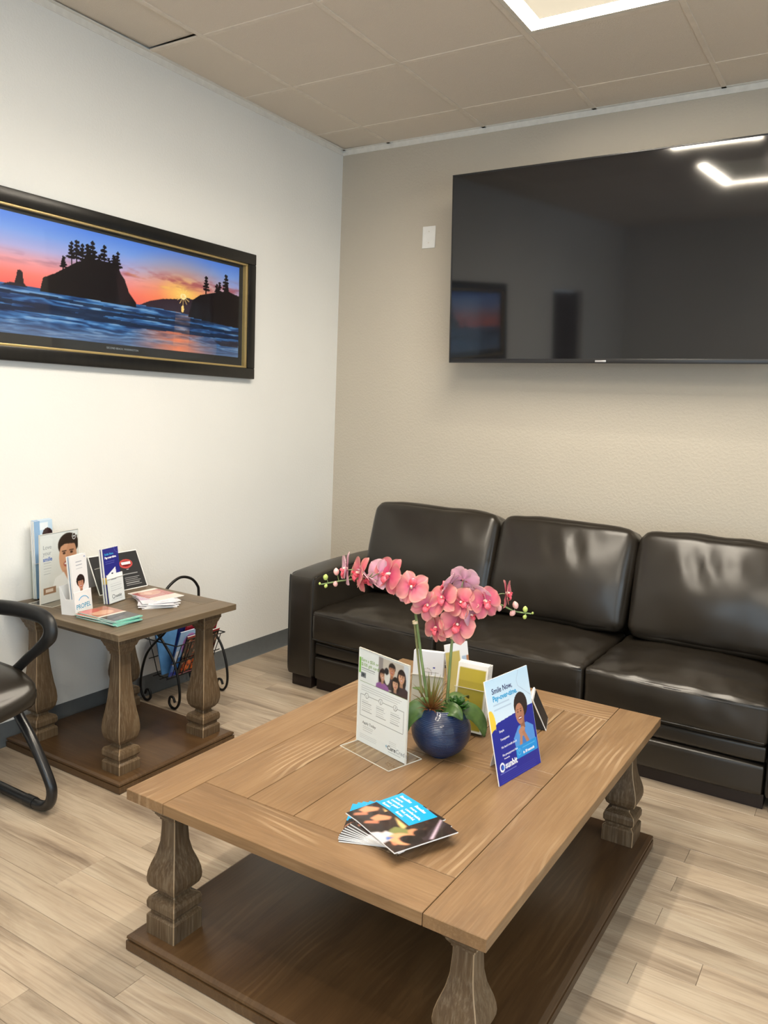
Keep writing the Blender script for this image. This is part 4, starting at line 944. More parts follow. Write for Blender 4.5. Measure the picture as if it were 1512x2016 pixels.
def draw_gift(cv):
    W2, H2 = cv.w, cv.h
    cv.rect(0, H2*0.66, W2, H2, (236, 237, 240)); cv.rect(0, H2*0.74, 0.007, H2*0.905, (120, 184, 66))
    cv.rect(W2*0.40, H2*0.665, W2*0.52, H2*0.985, (150, 140, 140)); cv.rect(W2*0.49, H2*0.665, W2, H2*0.985, (196, 186, 178)); cv.rect(W2*0.90, H2*0.665, W2, H2*0.985, (206, 210, 220))
    cv.bust(W2*0.67, H2*0.89, 0.0165, (196, 132, 100), (40, 26, 22), (66, 52, 60)); cv.bust(W2*0.86, H2*0.85, 0.0175, (214, 160, 130), (34, 20, 20), (58, 44, 52), 'long')
    cv.bust(W2*0.49, H2*0.80, 0.0150, (210, 158, 130), (48, 28, 26), (150, 96, 160), 'long'); cv.ell(W2*0.58, H2*0.80, 0.012, 0.022, (222, 218, 216)); cv.ell(W2*0.565, H2*0.86, 0.009, 0.010, (36, 30, 34))
    cv.bust(W2*0.745, H2*0.76, 0.0155, (214, 164, 136), (28, 20, 22), (52, 44, 54), 'long')
    cv.blur(2, cv.Y > H2*0.66)
    cv.rect(0, 0, W2, H2*0.655, (238, 239, 242)); cv.rect(0.006, H2*0.652, W2*0.985, H2*0.660, (110, 140, 70))
    cv.rect(0.008, H2*0.70, 0.030, H2*0.755, (120, 124, 132)); cv.ell(0.019, H2*0.73, 0.006, 0.005, (60, 64, 72))
    cv.greek(0.010, H2*0.80, W2*0.36, 2, 0.006, (90, 94, 104))
    cv.greek(0.012, H2*0.615, W2*0.92, 3, 0.0065, (130, 132, 142), 0.0015)
    x0, x1, ya, yb = 0.010, W2*0.93, H2*0.52, H2*0.29
    for a in ((x0, ya, x1, ya), (x0, yb, x1, yb), (x0, yb, x0, ya), (x1, yb, x1, ya)): cv.seg(*a, 0.0016, (80, 82, 90))
    for k in range(3): cv.ell(x0+0.028+0.061*k, ya, 0.0085, 0.0085, (90, 92, 98)); cv.ell(x0+0.028+0.061*k, ya, 0.007, 0.007, (240, 241, 244))
    for k in range(3): cv.greek(x0+0.008+0.062*k, H2*0.46, x0+0.052+0.062*k, 6, 0.0062, (140, 142, 150), 0.0014, 0.7, 0.4)
    cv.greek(0.025, H2*0.185, 0.072, 3, 0.006, (130, 132, 140)); cv.greek(0.012, H2*0.09, 0.09, 3, 0.005, (175, 176, 184), 0.0012); cv.greek(0.14, H2*0.15, 0.175, 3, 0.005, (175, 176, 184), 0.0012)
    cv.greek(W2*0.66, 0.012, W2*0.94, 1, 0.005, (120, 122, 130))
acrylic_t_sign('gift_card_sign', 'clear acrylic sign with gift card offer and family photo on the coffee table', (1.711, -2.223, TZ), (0.963, -0.269, 0), 0.212, 0.29, draw_gift,
               [('Earn a $50 or', 0.0135, 'green', 0.010, 0.252, {}), ('$100 gift card!', 0.0135, 'green', 0.010, 0.238, {}), ('1', 0.011, 'dgrey', 0.039, 0.1475, {'align': 'CENTER'}), ('2', 0.011, 'dgrey', 0.100, 0.1475, {'align': 'CENTER'}),
                ('3', 0.011, 'dgrey', 0.161, 0.1475, {'align': 'CENTER'}), ('Apply Today', 0.0115, 'dgrey', 0.024, 0.064, {}), ('Care', 0.0175, 'dgrey', 0.135, 0.022, {'bold': 0.0003}), ('Credit', 0.0175, 'grey', 0.171, 0.022, {}), ('*', 0.018, 'teal', 0.127, 0.020, {})])

def easel_sign():
    w, h = 0.215, 0.281; o = (2.183, -2.239, TZ+0.0003); r = Vector((0.035, 0.212, 0)).normalized(); n = Vector((r.y, -r.x, 0)); th = math.radians(14)
    up = -n*math.sin(th)+Vector((0, 0, math.cos(th)))
    t = thing('easel_sign', 'blue payment plan card sign on an easel stand beside the orchid', 'sign', o); t.matrix_world = axes_m(o, r, up)
    box('board', (0, 0, -0.0035), (w, h, 0), M['white'], t, 0.0006, 1)
    cv = Cv(w, h, 0.0013, (206, 232, 250)); W2, H2 = w, h
    cv.grad(cv.Y > 0, H2*0.5, (226, 240, 252), H2, (196, 226, 248))
    cv.poly([(0.0, 0), (W2, 0), (W2, H2*0.615), (W2*0.82, H2*0.61), (W2*0.16, H2*0.575), (W2*0.09, H2*0.555), (W2*0.05, H2*0.53), (0.0, H2*0.515)], (30, 40, 150))
    cv.ell(0.006, H2*0.585, 0.019, 0.036, (246, 208, 70)); cv.rect(0, 0, 0.0, 0, (0, 0, 0))
    cv.poly([(0.0, 0), (0.022, 0), (0.022, H2*0.53), (0.008, H2*0.52), (0.0, H2*0.50)], (30, 40, 150))
    for a in ((W2*0.78, H2*0.99, W2*0.70, H2*0.90), (W2*0.70, H2*0.90, W2*0.72, H2*0.84), (W2*0.72, H2*0.84, W2*0.99, H2*0.70)): cv.seg(*a, 0.0012, (160, 180, 206))
    cv.greek(0.026, H2*0.745, 0.115, 2, 0.0125, (168, 190, 214), 0.004)
    # seated figure in a light blue shirt, chin on folded hands
    fx, fy, k = W2*0.70, H2*0.575, 0.030
    cv.poly([(fx-0.045, H2*0.20), (fx-0.052, H2*0.36), (fx-0.022, H2*0.455), (fx+0.022, H2*0.46), (fx+0.052, H2*0.40), (fx+0.055, H2*0.20)], (88, 152, 224))
    cv.poly([(fx-0.015, H2*0.2), (fx-0.012, H2*0.40), (fx+0.0, H2*0.43), (fx+0.01, H2*0.40), (fx+0.005, H2*0.2)], (70, 126, 200))
    cv.rect(fx-0.010, fy-0.045, fx+0.012, fy-0.018, (150, 100, 76))
    cv.ell(fx+0.004, fy+0.020, 0.034, 0.036, (42, 28, 28)); cv.ell(fx-0.006, fy-0.002, 0.021, 0.029, (186, 128, 100)); cv.ell(fx+0.006, fy-0.004, 0.010, 0.024, (160, 106, 80), 0.4)
    for d in (-0.014, 0.001): cv.ell(fx+d, fy+0.004, 0.0034, 0.0018, (40, 24, 22)); cv.rect(fx+d-0.005, fy+0.009, fx+d+0.005, fy+0.0105, (50, 30, 28))
    cv.ell(fx-0.007, fy-0.014, 0.010, 0.0048, (140, 60, 60)); cv.rect(fx-0.0145, fy-0.0150, fx+0.0005, fy-0.0120, (250, 248, 246))
    for q in ((fx-0.012, H2*0.395), (fx-0.004, H2*0.405), (fx-0.008, H2*0.375)): cv.ell(q[0], q[1], 0.012, 0.009, (194, 138, 110))
    cv.poly([(fx-0.032, H2*0.215), (fx-0.018, H2*0.215), (fx-0.006, H2*0.385), (fx-0.018, H2*0.39)], (190, 134, 106)); cv.poly([(fx+0.014, H2*0.23), (fx+0.028, H2*0.245), (fx+0.004, H2*0.395), (fx-0.008, H2*0.385)], (182, 126, 98))
    cv.rect(W2*0.47, H2*0.155, W2*0.97, H2*0.27, (34, 150, 226)); 
    for q in ((W2*0.47, H2*0.155), (W2*0.97, H2*0.155), (W2*0.47, H2*0.27), (W2*0.97, H2*0.27)): pass
    cv.ell(W2*0.54, H2*0.213, 0.009, 0.009, (120, 200, 245)); cv.ell(W2*0.54, H2*0.213, 0.0075, 0.0075, (34, 150, 226)); cv.seg(W2*0.54, H2*0.213, W2*0.54, H2*0.236, 0.002, (190, 230, 250))
    cv.greek(W2*0.62, H2*0.24, W2*0.93, 1, 0.006, (130, 205, 245), 0.003)
    cv.greek(0.012, H2*0.10, 0.10, 1, 0.005, (150, 160, 220), 0.0022); cv.greek(0.012, H2*0.075, 0.20, 4, 0.0055, (64, 76, 176), 0.0014)
    cv.ell(0.026, H2*0.155, 0.0125, 0.0125, (240, 244, 252)); cv.ell(0.026, H2*0.155, 0.0075, 0.0075, (30, 40, 150)); cv.ell(0.030, H2*0.149, 0.006, 0.006, (70, 150, 240), 0.6)
    obj('printed_face', cv.mesh('printed_face'), M['print'], t, (0, 0, 0.0003))
    for b, s, ink, x, y, kw in [('Smile Now,', 0.0215, 'navy', 0.026, 0.240, {'bold': 0.0002}), ('Pay-over-time.', 0.0205, 'cyan', 0.026, 0.220, {'bold': 0.0005}), ('Simple', 0.009, 'white', 0.034, 0.134, {}), ('Transparent', 0.009, 'white', 0.034, 0.112, {}),
                                ('No hard credit check', 0.0088, 'white', 0.034, 0.091, {}), ('No pre-payment fees', 0.0088, 'white', 0.034, 0.070, {}), ('sunbit', 0.024, 'white', 0.041, 0.0365, {'bold': 0.0007}), ('Powered by', 0.0055, 'white', 0.040, 0.061, {}), ('in 30 seconds', 0.0105, 'white', 0.134, 0.050, {'bold': 0.0004})]:
        text(b, s, INK[ink], t, x, y, 0.0006, **kw)
    # rear strut: hinged at mid height, foot on the table behind
    hz = 0.17; foot = 0.105
    hinge = Vector((0, hz, -0.0035)); inv = t.matrix_world.inverted()
    F = inv @ Vector((2.110, -2.140, TZ+0.0006)); Gp = inv @ Vector((2.128, -2.055, TZ+0.0006))
    bm = bmesh.new(); vs = []
    for dz in (0, 0.0018):
        vs.append([bm.verts.new(p) for p in (Vector((0.07, hz, -0.0037-dz)), Vector((0.145, hz, -0.0037-dz)), Gp+Vector((0, dz, 0)), F+Vector((0, dz, 0)))])
    bm.faces.new(vs[0]); bm.faces.new(vs[1][::-1])
    for k in range(4): bm.faces.new((vs[0][k], vs[0][(k+1) % 4], vs[1][(k+1) % 4], vs[1][k]))
    obj('easel_strut', bm, M['white'], t)
easel_sign()

def brochure(label, m, w, h, th, draw, group, name='brochure', cell=0.0016, texts=(), gloss=True):
    t = thing(name, label, 'brochure', (0, 0, 0), 0, group); t.matrix_world = m
    box('pages', (0, 0, -th), (w, h, 0), M['white'], t)
    cv = Cv(w, h, cell, (240, 240, 240)); draw(cv); obj('cover', cv.mesh('cover'), M['print_gloss' if gloss else 'print'], t, (0, 0, 0.0002))
    for b, s, ink, x, y, kw in texts: text(b, s, INK[ink], t, x, y, 0.0004, **kw)
    return t
def copy_tree(o):
    c = o.copy(); COL.objects.link(c)
    for ch in o.children: d = ch.copy(); COL.objects.link(d); d.parent = c
    return c
def holder(name, label, m, w, d, hf, hb, mat, lean=0.0, edges=True):
    """open-topped leaflet holder; local x right, y up, z out"""
    t = thing(name, label, 'holder'); t.matrix_world = m
    box('rear_wall', (0, 0, -d), (w, hb, -d+0.002), mat, t); box('front_wall', (0, 0.002, -0.002), (w, hf, 0), mat, t)
    box('floor_panel', (0, 0, -d+0.002), (w, 0.002, 0), mat, t)
    for x0 in (0, w-0.002):
        bm = bmesh.new(); A = [bm.verts.new((x0, y2, z)) for y2, z in ((0.002, -d+0.002), (0.002, -0.002), (hf, -0.002), (hf*1.02, -d*0.6), (hb, -d+0.002))]; B = [bm.verts.new((v.co.x+0.002, v.co.y, v.co.z)) for v in A]
        bm.faces.new(A); bm.faces.new(B[::-1])
        for k in range(5): bm.faces.new((A[k], A[(k+1) % 5], B[(k+1) % 5], B[k]))
        obj('side_wall', bm, mat, t)
    if edges:
        box('edge', (0, hf-0.001, -0.0021), (w, hf+0.0003, 0.0002), M['acrylic_edge'], t); box('edge', (0, hb-0.001, -d), (w, hb+0.0003, -d+0.0021), M['acrylic_edge'], t)
    return t
def draw_gold(cv): cv.rect(0, 0, cv.w, cv.h, (248, 246, 242)); cv.rect(0.008, 0.006, cv.w-0.008, cv.h-0.016, (176, 160, 62)); cv.rect(0.008, cv.h*0.74, cv.w-0.008, cv.h-0.016, (190, 172, 66)); cv.rect(0.008, cv.h*0.735, cv.w-0.008, cv.h*0.745, (146, 130, 50))
def draw_ring(cv):
    cv.rect(0, 0, cv.w, cv.h, (226, 230, 238)); cv.rect(0, 0, cv.w, cv.h*0.62, (206, 204, 200)); cv.ell(cv.w*0.48, cv.h*0.66, 0.0155, 0.0155, (120, 110, 100)); cv.ell(cv.w*0.48, cv.h*0.66, 0.0145, 0.0145, (222, 222, 226)); cv.seg(cv.w*0.34, cv.h*0.67, cv.w*0.86, cv.h*0.67, 0.0012, (150, 150, 160)); cv.ell(cv.w*0.7, cv.h*0.75, 0.004, 0.003, (70, 80, 160))
# gold leaflets in a clear pocket behind the pot
def lean_m(o, right, lean):
    r = Vector(right).normalized(); n = Vector((r.y, -r.x, 0)); up = -n*math.sin(lean)+Vector((0, 0, math.cos(lean))); return axes_m(o, r, up)
hm = lean_m((1.900, -1.985, TZ+0.0075), (0.985, 0.06, 0), 0.16)
holder('leaflet_holder', 'clear acrylic leaflet holder of gold leaflets behind the blue pot', hm, 0.108, 0.045, 0.135, 0.17, M['acrylic'])
for k, ordn in enumerate(('front', 'second', 'third', 'fourth', 'fifth')):
    b = brochure(('front gold leaflet in the clear holder behind the pot' if k == 0 else '%s gold leaflet from the front in the clear holder behind the pot' % ordn), hm @ Matrix.Translation((0.004, 0.003, -0.0032-0.0082*k)), 0.1, 0.208+0.003*(k % 3), 0.0045, draw_gold, 'gold leaflets in the holder', 'gold_leaflet', 0.004)
h2 = lean_m((1.728, -1.945, TZ+0.004), (0.955, 0.295, 0), 0.10)
holder('leaflet_holder', 'clear acrylic holder with white ring leaflets left of the gold ones', h2, 0.108, 0.040, 0.13, 0.165, M['acrylic'])
for k, ordn in enumerate(('front', 'middle', 'rear')):
    brochure('%s white leaflet with ring emblem in the holder behind the orchid' % ordn, h2 @ Matrix.Translation((0.004, 0.003, -0.0032-0.010*k)), 0.1, 0.205, 0.006, draw_ring, 'white leaflets in the holder', 'white_leaflet', 0.0016)
def draw_back(cv): cv.rect(0, 0, cv.w, cv.h, (232, 234, 238)); cv.rect(0.0, 0.0, cv.w*0.62, cv.h*0.88, (188, 172, 96)); cv.rect(cv.w*0.8, cv.h*0.1, cv.w, cv.h*0.8, (176, 122, 84)); cv.rect(cv.w*0.72, cv.h*0.5, cv.w*0.9, cv.h*0.8, (170, 190, 215))
brochure('tilted leaflet with gold panel standing at the very back of the coffee table', lean_m((1.838, -1.855, TZ+0.0006), (0.37, 0.93, 0), 0.22), 0.1, 0.225, 0.004, draw_back, None, 'gold_leaflet', 0.004)
# small black and white folded card behind the easel sign
def fold_card():
    o = (2.098, -1.815, TZ+0.0004)
    t = thing('folded_card', 'black folded card with white edges behind the blue easel sign', 'card', o); t.matrix_world = lean_m(o, (-0.30, 0.95, 0), 0.0)
    bm = bmesh.new(); w, hh, dp = 0.11, 0.10, 0.05
    for s in (-1, 1):
        A = [bm.verts.new(p) for p in ((0, 0, s*dp), (w, 0, s*dp), (w, hh, 0), (0, hh, 0))]; B = [bm.verts.new((v.co.x, v.co.y, v.co.z+s*0.002)) for v in A]
        bm.faces.new(A); bm.faces.new(B[::-1])
        for k in range(4): bm.faces.new((A[k], A[(k+1) % 4], B[(k+1) % 4], B[k]))
    obj('card_panels', bm, M['white'], t)
    bm = bmesh.new(); d = Vector((0, dp, hh)).normalized()
    for s in (1,):
        A = [bm.verts.new(p) for p in ((0.004, 0.004, s*(dp*0.96)+0.0035), (w-0.004, 0.004, s*(dp*0.96)+0.0035), (w-0.004, hh-0.006, 0.0065), (0.004, hh-0.006, 0.0065))]; bm.faces.new(A)
    obj('black_face', bm, INK['black'], t)
    bm = bmesh.new(); A = [bm.verts.new(p) for p in ((0.003, 0.002, -dp*0.93), (0.003, 0.002, dp*0.93), (0.003, hh-0.006, 0))]; B = [bm.verts.new((v.co.x-0.001, v.co.y, v.co.z)) for v in A]; bm.faces.new(A); bm.faces.new(B[::-1])
    for k in range(3): bm.faces.new((A[k], A[(k+1) % 3], B[(k+1) % 3], B[k]))
    obj('side_gusset', bm, INK['black'], t)
fold_card()
# fan of booklets at the near corner
def draw_fan(cv):
    W2, H2 = cv.w, cv.h
    cv.rect(0, 0, W2, H2, (44, 34, 32))
    for i in range(90): cv.seg(*(lambda a, b: (a, b, a+random.uniform(-.03, .03), b+random.uniform(-.02, .02)+0.001))(random.random()*W2, random.random()*H2), random.uniform(0.002, 0.007), random.choice([(26, 20, 20), (60, 44, 36), (78, 52, 40), (100, 70, 52), (34, 28, 26)]), 0.8)
    cv.poly([(W2*0.60, H2), (W2*0.74, H2), (W2*0.98, H2*0.55), (W2*0.9, H2*0.45)], (60, 50, 54)); cv.poly([(W2*0.58, H2), (W2*0.62, H2), (W2*0.97, H2*0.62), (W2*0.96, H2*0.56)], (214, 190, 210))
    cv.poly([(0, H2*0.34), (W2*0.16, H2*0.47), (W2*0.22, H2*0.40), (W2*0.16, H2*0.22), (W2*0.04, H2*0.18)], (214, 146, 110)); cv.poly([(W2*0.07, H2*0.1), (W2*0.16, H2*0.26), (W2*0.24, H2*0.22), (W2*0.12, H2*0.04)], (190, 120, 92))
    cv.poly([(W2*0.18, H2*0.50), (W2*0.5, H2*0.50), (W2*0.58, H2*0.40), (W2*0.4, H2*0.42)], (220, 188, 122)); cv.poly([(W2*0.42, H2*0.36), (W2*0.66, H2*0.52), (W2*0.72, H2*0.40), (W2*0.58, H2*0.20), (W2*0.46, H2*0.24)], (124, 128, 76))
    cv.ell(W2*0.70, H2*0.50, 0.018, 0.015, (204, 140, 104)); cv.ell(W2*0.76, H2*0.55, 0.016, 0.016, (30, 22, 22)); cv.poly([(W2*0.45, H2*0.2), (W2*0.62, H2*0.26), (W2*0.66, H2*0.05), (W2*0.5, H2*0.02)], (206, 200, 206))
    cv.ell(W2*0.755, H2*0.27, 0.031, 0.025, (226, 160, 116), 1.0, 0.9); cv.ell(W2*0.83, H2*0.36, 0.026, 0.018, (28, 22, 22), 1.0, 0.9); cv.ell(W2*0.80, H2*0.12, 0.008, 0.006, (206, 132, 100))
    for d in (0.0, 0.014): cv.ell(W2*0.73+d*0.5, H2*0.25+d, 0.0035, 0.002, (70, 40, 34), 1.0, 0.9)
    cv.poly([(W2*0.38, 0), (W2*0.72, 0), (W2*0.70, H2*0.12), (W2*0.55, H2*0.18), (W2*0.42, H2*0.10)], (196, 190, 196)); cv.poly([(W2*0.60, H2*0.12), (W2*0.66, H2*0.20), (W2*0.67, H2*0.08)], (70, 100, 180))
    for k in range(3): cv.ell(W2*0.46+0.010*k, H2*0.06, 0.004, 0.0035, (230, 232, 236))
    cv.blur(9)
    cv.rect(0, H2*0.53, W2*0.50, H2, (22, 158, 222))
    for e in ((0, 0, W2, 0.0012), (W2-0.0012, 0, W2, H2)): cv.rect(*e, (224, 226, 236))
bw, bh, bt = 0.160, 0.178, 0.0022
fan = [(24, 2.031, -2.601), (19, 2.036, -2.600), (15, 2.042, -2.600), (10, 2.050, -2.600), (5, 2.058, -2.599), (0, 2.066, -2.599), (-5, 2.075, -2.600), (-10, 2.084, -2.601), (-14, 2.092, -2.600), (-19, 2.062, -2.577), (-24.5, 2.110, -2.605)]
names = ['bottommost', 'second from bottom', 'third from bottom', 'fourth from bottom', 'fifth from bottom', 'middle', 'fifth from top', 'fourth from top', 'third from top', 'second from top', 'topmost']
proto = None
for k, (ang, x, y) in enumerate(fan):
    a = math.radians(ang); r = Vector((math.cos(a), math.sin(a), 0)); u = Vector((-math.sin(a), math.cos(a), 0))
    o = Vector((x, y, TZ+0.0005+(k+1)*(bt+0.0003)))-r*bw/2-u*bh/2
    m = axes_m(o, r, u); lab = '%s blue and dark booklet in the fan on the coffee table' % names[k]
    if proto is None:
        proto = brochure(lab, m, bw, bh, bt, draw_fan, 'booklets fanned on the coffee table', 'booklet', 0.0014,
            [('Benefits:', 0.0120, 'white', 0.012, bh-0.019, {'bold': 0.0004}), ('more', 0.0120, 'white', 0.012, bh-0.034, {}), ('comfortable,', 0.0120, 'white', 0.012, bh-0.048, {}), ('less painful,', 0.0120, 'white', 0.012, bh-0.062, {}), ('faster.', 0.0120, 'white', 0.012, bh-0.076, {})])
    else:
        c = copy_tree(proto); c.matrix_world = m; c['label'] = lab

# ------------------------------------------------------------------ paper on the side table
EZ = 0.6042
def draw_smile(cv):
    W2, H2 = cv.w, cv.h; cv.grad(cv.Y >= 0, 0, (206, 204, 202), H2, (236, 236, 238))
    fx = W2*0.74; cv.ell(fx, H2*0.80, 0.058, 0.048, (58, 44, 36)); cv.ell(fx-0.002, H2*0.62, 0.050, 0.078, (214, 160, 128)); cv.ell(fx+0.016, H2*0.60, 0.030, 0.07, (186, 130, 100), 0.4)
    cv.poly([(fx-0.055, H2*0.76), (fx-0.035, H2*0.90), (fx+0.05, H2*0.92), (fx+0.055, H2*0.72), (fx+0.035, H2*0.80), (fx-0.02, H2*0.815)], (56, 42, 34))
    for d in (-0.024, 0.018): cv.ell(fx+d, H2*0.675, 0.008, 0.0045, (60, 40, 32)); cv.rect(fx+d-0.013, H2*0.70, fx+d+0.013, H2*0.714, (60, 44, 36))
    cv.ell(fx-0.004, H2*0.595, 0.007, 0.012, (190, 134, 106)); cv.ell(fx-0.004, H2*0.515, 0.024, 0.013, (160, 80, 70)); cv.rect(fx-0.022, H2*0.508, fx+0.014, H2*0.532, (252, 250, 248))
    cv.poly([(W2*0.30, 0.05), (W2*0.38, H2*0.33), (W2*0.62, H2*0.40), (W2*0.75, H2*0.28), (W2, H2*0.38), (W2, 0.05)], (232, 230, 232)); cv.poly([(W2*0.6, H2*0.42), (W2*0.84, H2*0.42), (W2*0.74, H2*0.24)], (200, 146, 116))
    cv.blur(4)
    cv.rect(0.018, 0.035, 0.085, 0.062, (150, 116, 92)); cv.rect(0.03, 0.042, 0.07, 0.056, (214, 196, 184)); cv.greek(0.02, H2*0.58, 0.062, 5, 0.011, (150, 152, 160), 0.002)
    cv.ell(W2-0.022, H2-0.026, 0.011, 0.014, (236, 236, 240)); cv.ell(W2-0.022, H2-0.026, 0.009, 0.012, (80, 66, 60)); cv.seg(W2-0.028, H2-0.026, W2-0.016, H2-0.026, 0.003, (236, 236, 240))
acrylic_t_sign('smile_sign', 'tall clear acrylic sign with smiling man poster on the side table', (0.146, -2.197, EZ), (-0.19, 0.98, 0), 0.215, 0.288, draw_smile,
               [('Love', 0.024, 'grey', 0.018, 0.225, {}), ('your', 0.024, 'grey', 0.018, 0.201, {}), ('smile', 0.024, 'blue', 0.018, 0.176, {'bold': 0.0006})], 0.062)
def draw_face_blue(cv): cv.grad(cv.Y >= 0, 0, (150, 180, 214), cv.h, (196, 220, 240)); cv.rect(cv.w*0.3, cv.h*0.88, cv.w*0.75, cv.h*0.97, (232, 240, 248)); cv.ell(cv.w*0.72, cv.h*0.80, 0.030, 0.032, (50, 26, 28)); cv.ell(cv.w*0.72, cv.h*0.72, 0.022, 0.026, (206, 150, 126)); cv.rect(0, 0, cv.w*0.3, cv.h, (120, 160, 205), 0.7)
hb = lean_m((0.066, -2.158, EZ+0.0032), (-0.19, 0.98, 0), 0.03)
holder('leaflet_holder', 'clear leaflet holder hidden behind the smiling man sign', hb, 0.112, 0.028, 0.15, 0.2, M['acrylic'])
for k, ordn in enumerate(('front', 'middle', 'rear')): brochure('%s pale blue portrait leaflet rising behind the smiling man sign' % ordn, hb @ Matrix.Translation((0.005, 0.003, -0.0032-0.0065*k)), 0.1, 0.322+0.002*k, 0.005, draw_face_blue, 'pale blue leaflets', 'blue_leaflet', 0.0025)
# white holder with PROPEL on it
def draw_afro(cv):
    cv.rect(0, 0, cv.w, cv.h, (232, 233, 236)); cv.bust(cv.w*0.52, cv.h*0.50, 0.023, (196, 138, 112), (44, 30, 28), (226, 226, 230), 'afro'); cv.greek(cv.w*0.32, cv.h*0.88, cv.w*0.72, 3, 0.013, (120, 130, 150), 0.003); cv.rect(cv.w*0.84, cv.h*0.94, cv.w*0.93, cv.h*0.96, (140, 160, 200))
pm_ = lean_m((0.378, -2.204, EZ+0.0015), (-0.30, 0.953, 0), 0.10)
ph = holder('leaflet_holder', 'white plastic leaflet holder printed PROPEL on the side table', pm_, 0.108, 0.062, 0.062, 0.115, M['white_plastic'], edges=False)
box('front_panel', (0.0, 0.0, 0.0), (0.108, 0.088, 0.0022), M['white_plastic'], ph, 0.0008, 1)
text('PROPEL', 0.0265, INK['teal'], ph, 0.006, 0.020, 0.0025, bold=0.0002)
arc = [(0.054+0.034*math.cos(a2), 0.040+0.026*math.sin(a2), 0.0026) for a2 in np.linspace(0.35, 2.6, 16)]; tube('logo_arc', arc, 0.0014, INK['cyan'], ph, 5)
for k, ordn in enumerate(('front', 'rear')): brochure(('front white leaflet with curly haired smiling person in the PROPEL holder' if k == 0 else 'rear pale blue edged leaflet in the PROPEL holder'), pm_ @ Matrix.Translation((0.004+0.001*k, 0.004, -0.004-0.0115*k)), 0.1, 0.225, 0.007, draw_afro if k == 0 else draw_face_blue, 'leaflets in the white holder', 'portrait_leaflet', 0.0016)
# clear holder with blue leaflet and white card
cm_ = lean_m((0.345, -2.018, EZ+0.0015), (-0.24, 0.97, 0), 0.12)
holder('leaflet_holder', 'clear acrylic holder with navy leaflet in the middle of the side table', cm_, 0.118, 0.055, 0.105, 0.15, M['acrylic'])
def draw_wcard(cv): cv.rect(0, 0, cv.w, cv.h, (240, 240, 244)); cv.greek(0.024, cv.h*0.82, 0.060, 1, 0.01, (130, 132, 150), 0.003); cv.greek(0.016, cv.h*0.66, 0.088, 4, 0.009, (186, 188, 198), 0.0026); cv.ell(0.028, cv.h*0.22, 0.009, 0.009, (90, 96, 110)); cv.ell(0.028, cv.h*0.22, 0.0065, 0.0065, (240, 240, 244)); cv.greek(0.012, 0.012, 0.09, 1, 0.01, (200, 200, 210), 0.002)
brochure('white card in front of the navy leaflet in the clear holder', cm_ @ Matrix.Translation((0.008, 0.003, -0.0030)), 0.1, 0.118, 0.004, draw_wcard, None, 'white_card', 0.0016, [('sunbit', 0.017, 'dgrey', 0.039, 0.020, {'bold': 0.0003})])
def draw_navy(cv): cv.rect(0, 0, cv.w, cv.h, (38, 40, 132)); cv.poly([(0.018, 0.06), (0.018, cv.h*0.52), (0.072, cv.h*0.64), (0.076, 0.06)], (232, 234, 244)); cv.rect(0.042, cv.h*0.46, 0.054, cv.h*0.54, (60, 60, 80)); cv.greek(0.012, cv.h*0.76, 0.075, 2, 0.008, (140, 150, 220), 0.002); cv.ell(cv.w, cv.h, 0.026, 0.026, (80, 90, 190)); cv.ell(cv.w, cv.h, 0.024, 0.024, (38, 40, 132)); cv.ell(0.004, cv.h*0.42, 0.012, 0.014, (240, 200, 70))
for k, ordn in enumerate(('front', 'rear')): brochure('%s navy blue leaflet standing in the clear holder on the side table' % ordn, cm_ @ Matrix.Translation((0.006, 0.003, -0.012-0.012*k)), 0.1, 0.226, 0.008, draw_navy, 'navy leaflets', 'navy_leaflet', 0.0016, [('Smile Now,', 0.0125, 'cyan', 0.010, 0.198, {'bold': 0.0003}), ('Pay-over-time.', 0.0125, 'white', 0.010, 0.184, {'bold': 0.0005})])
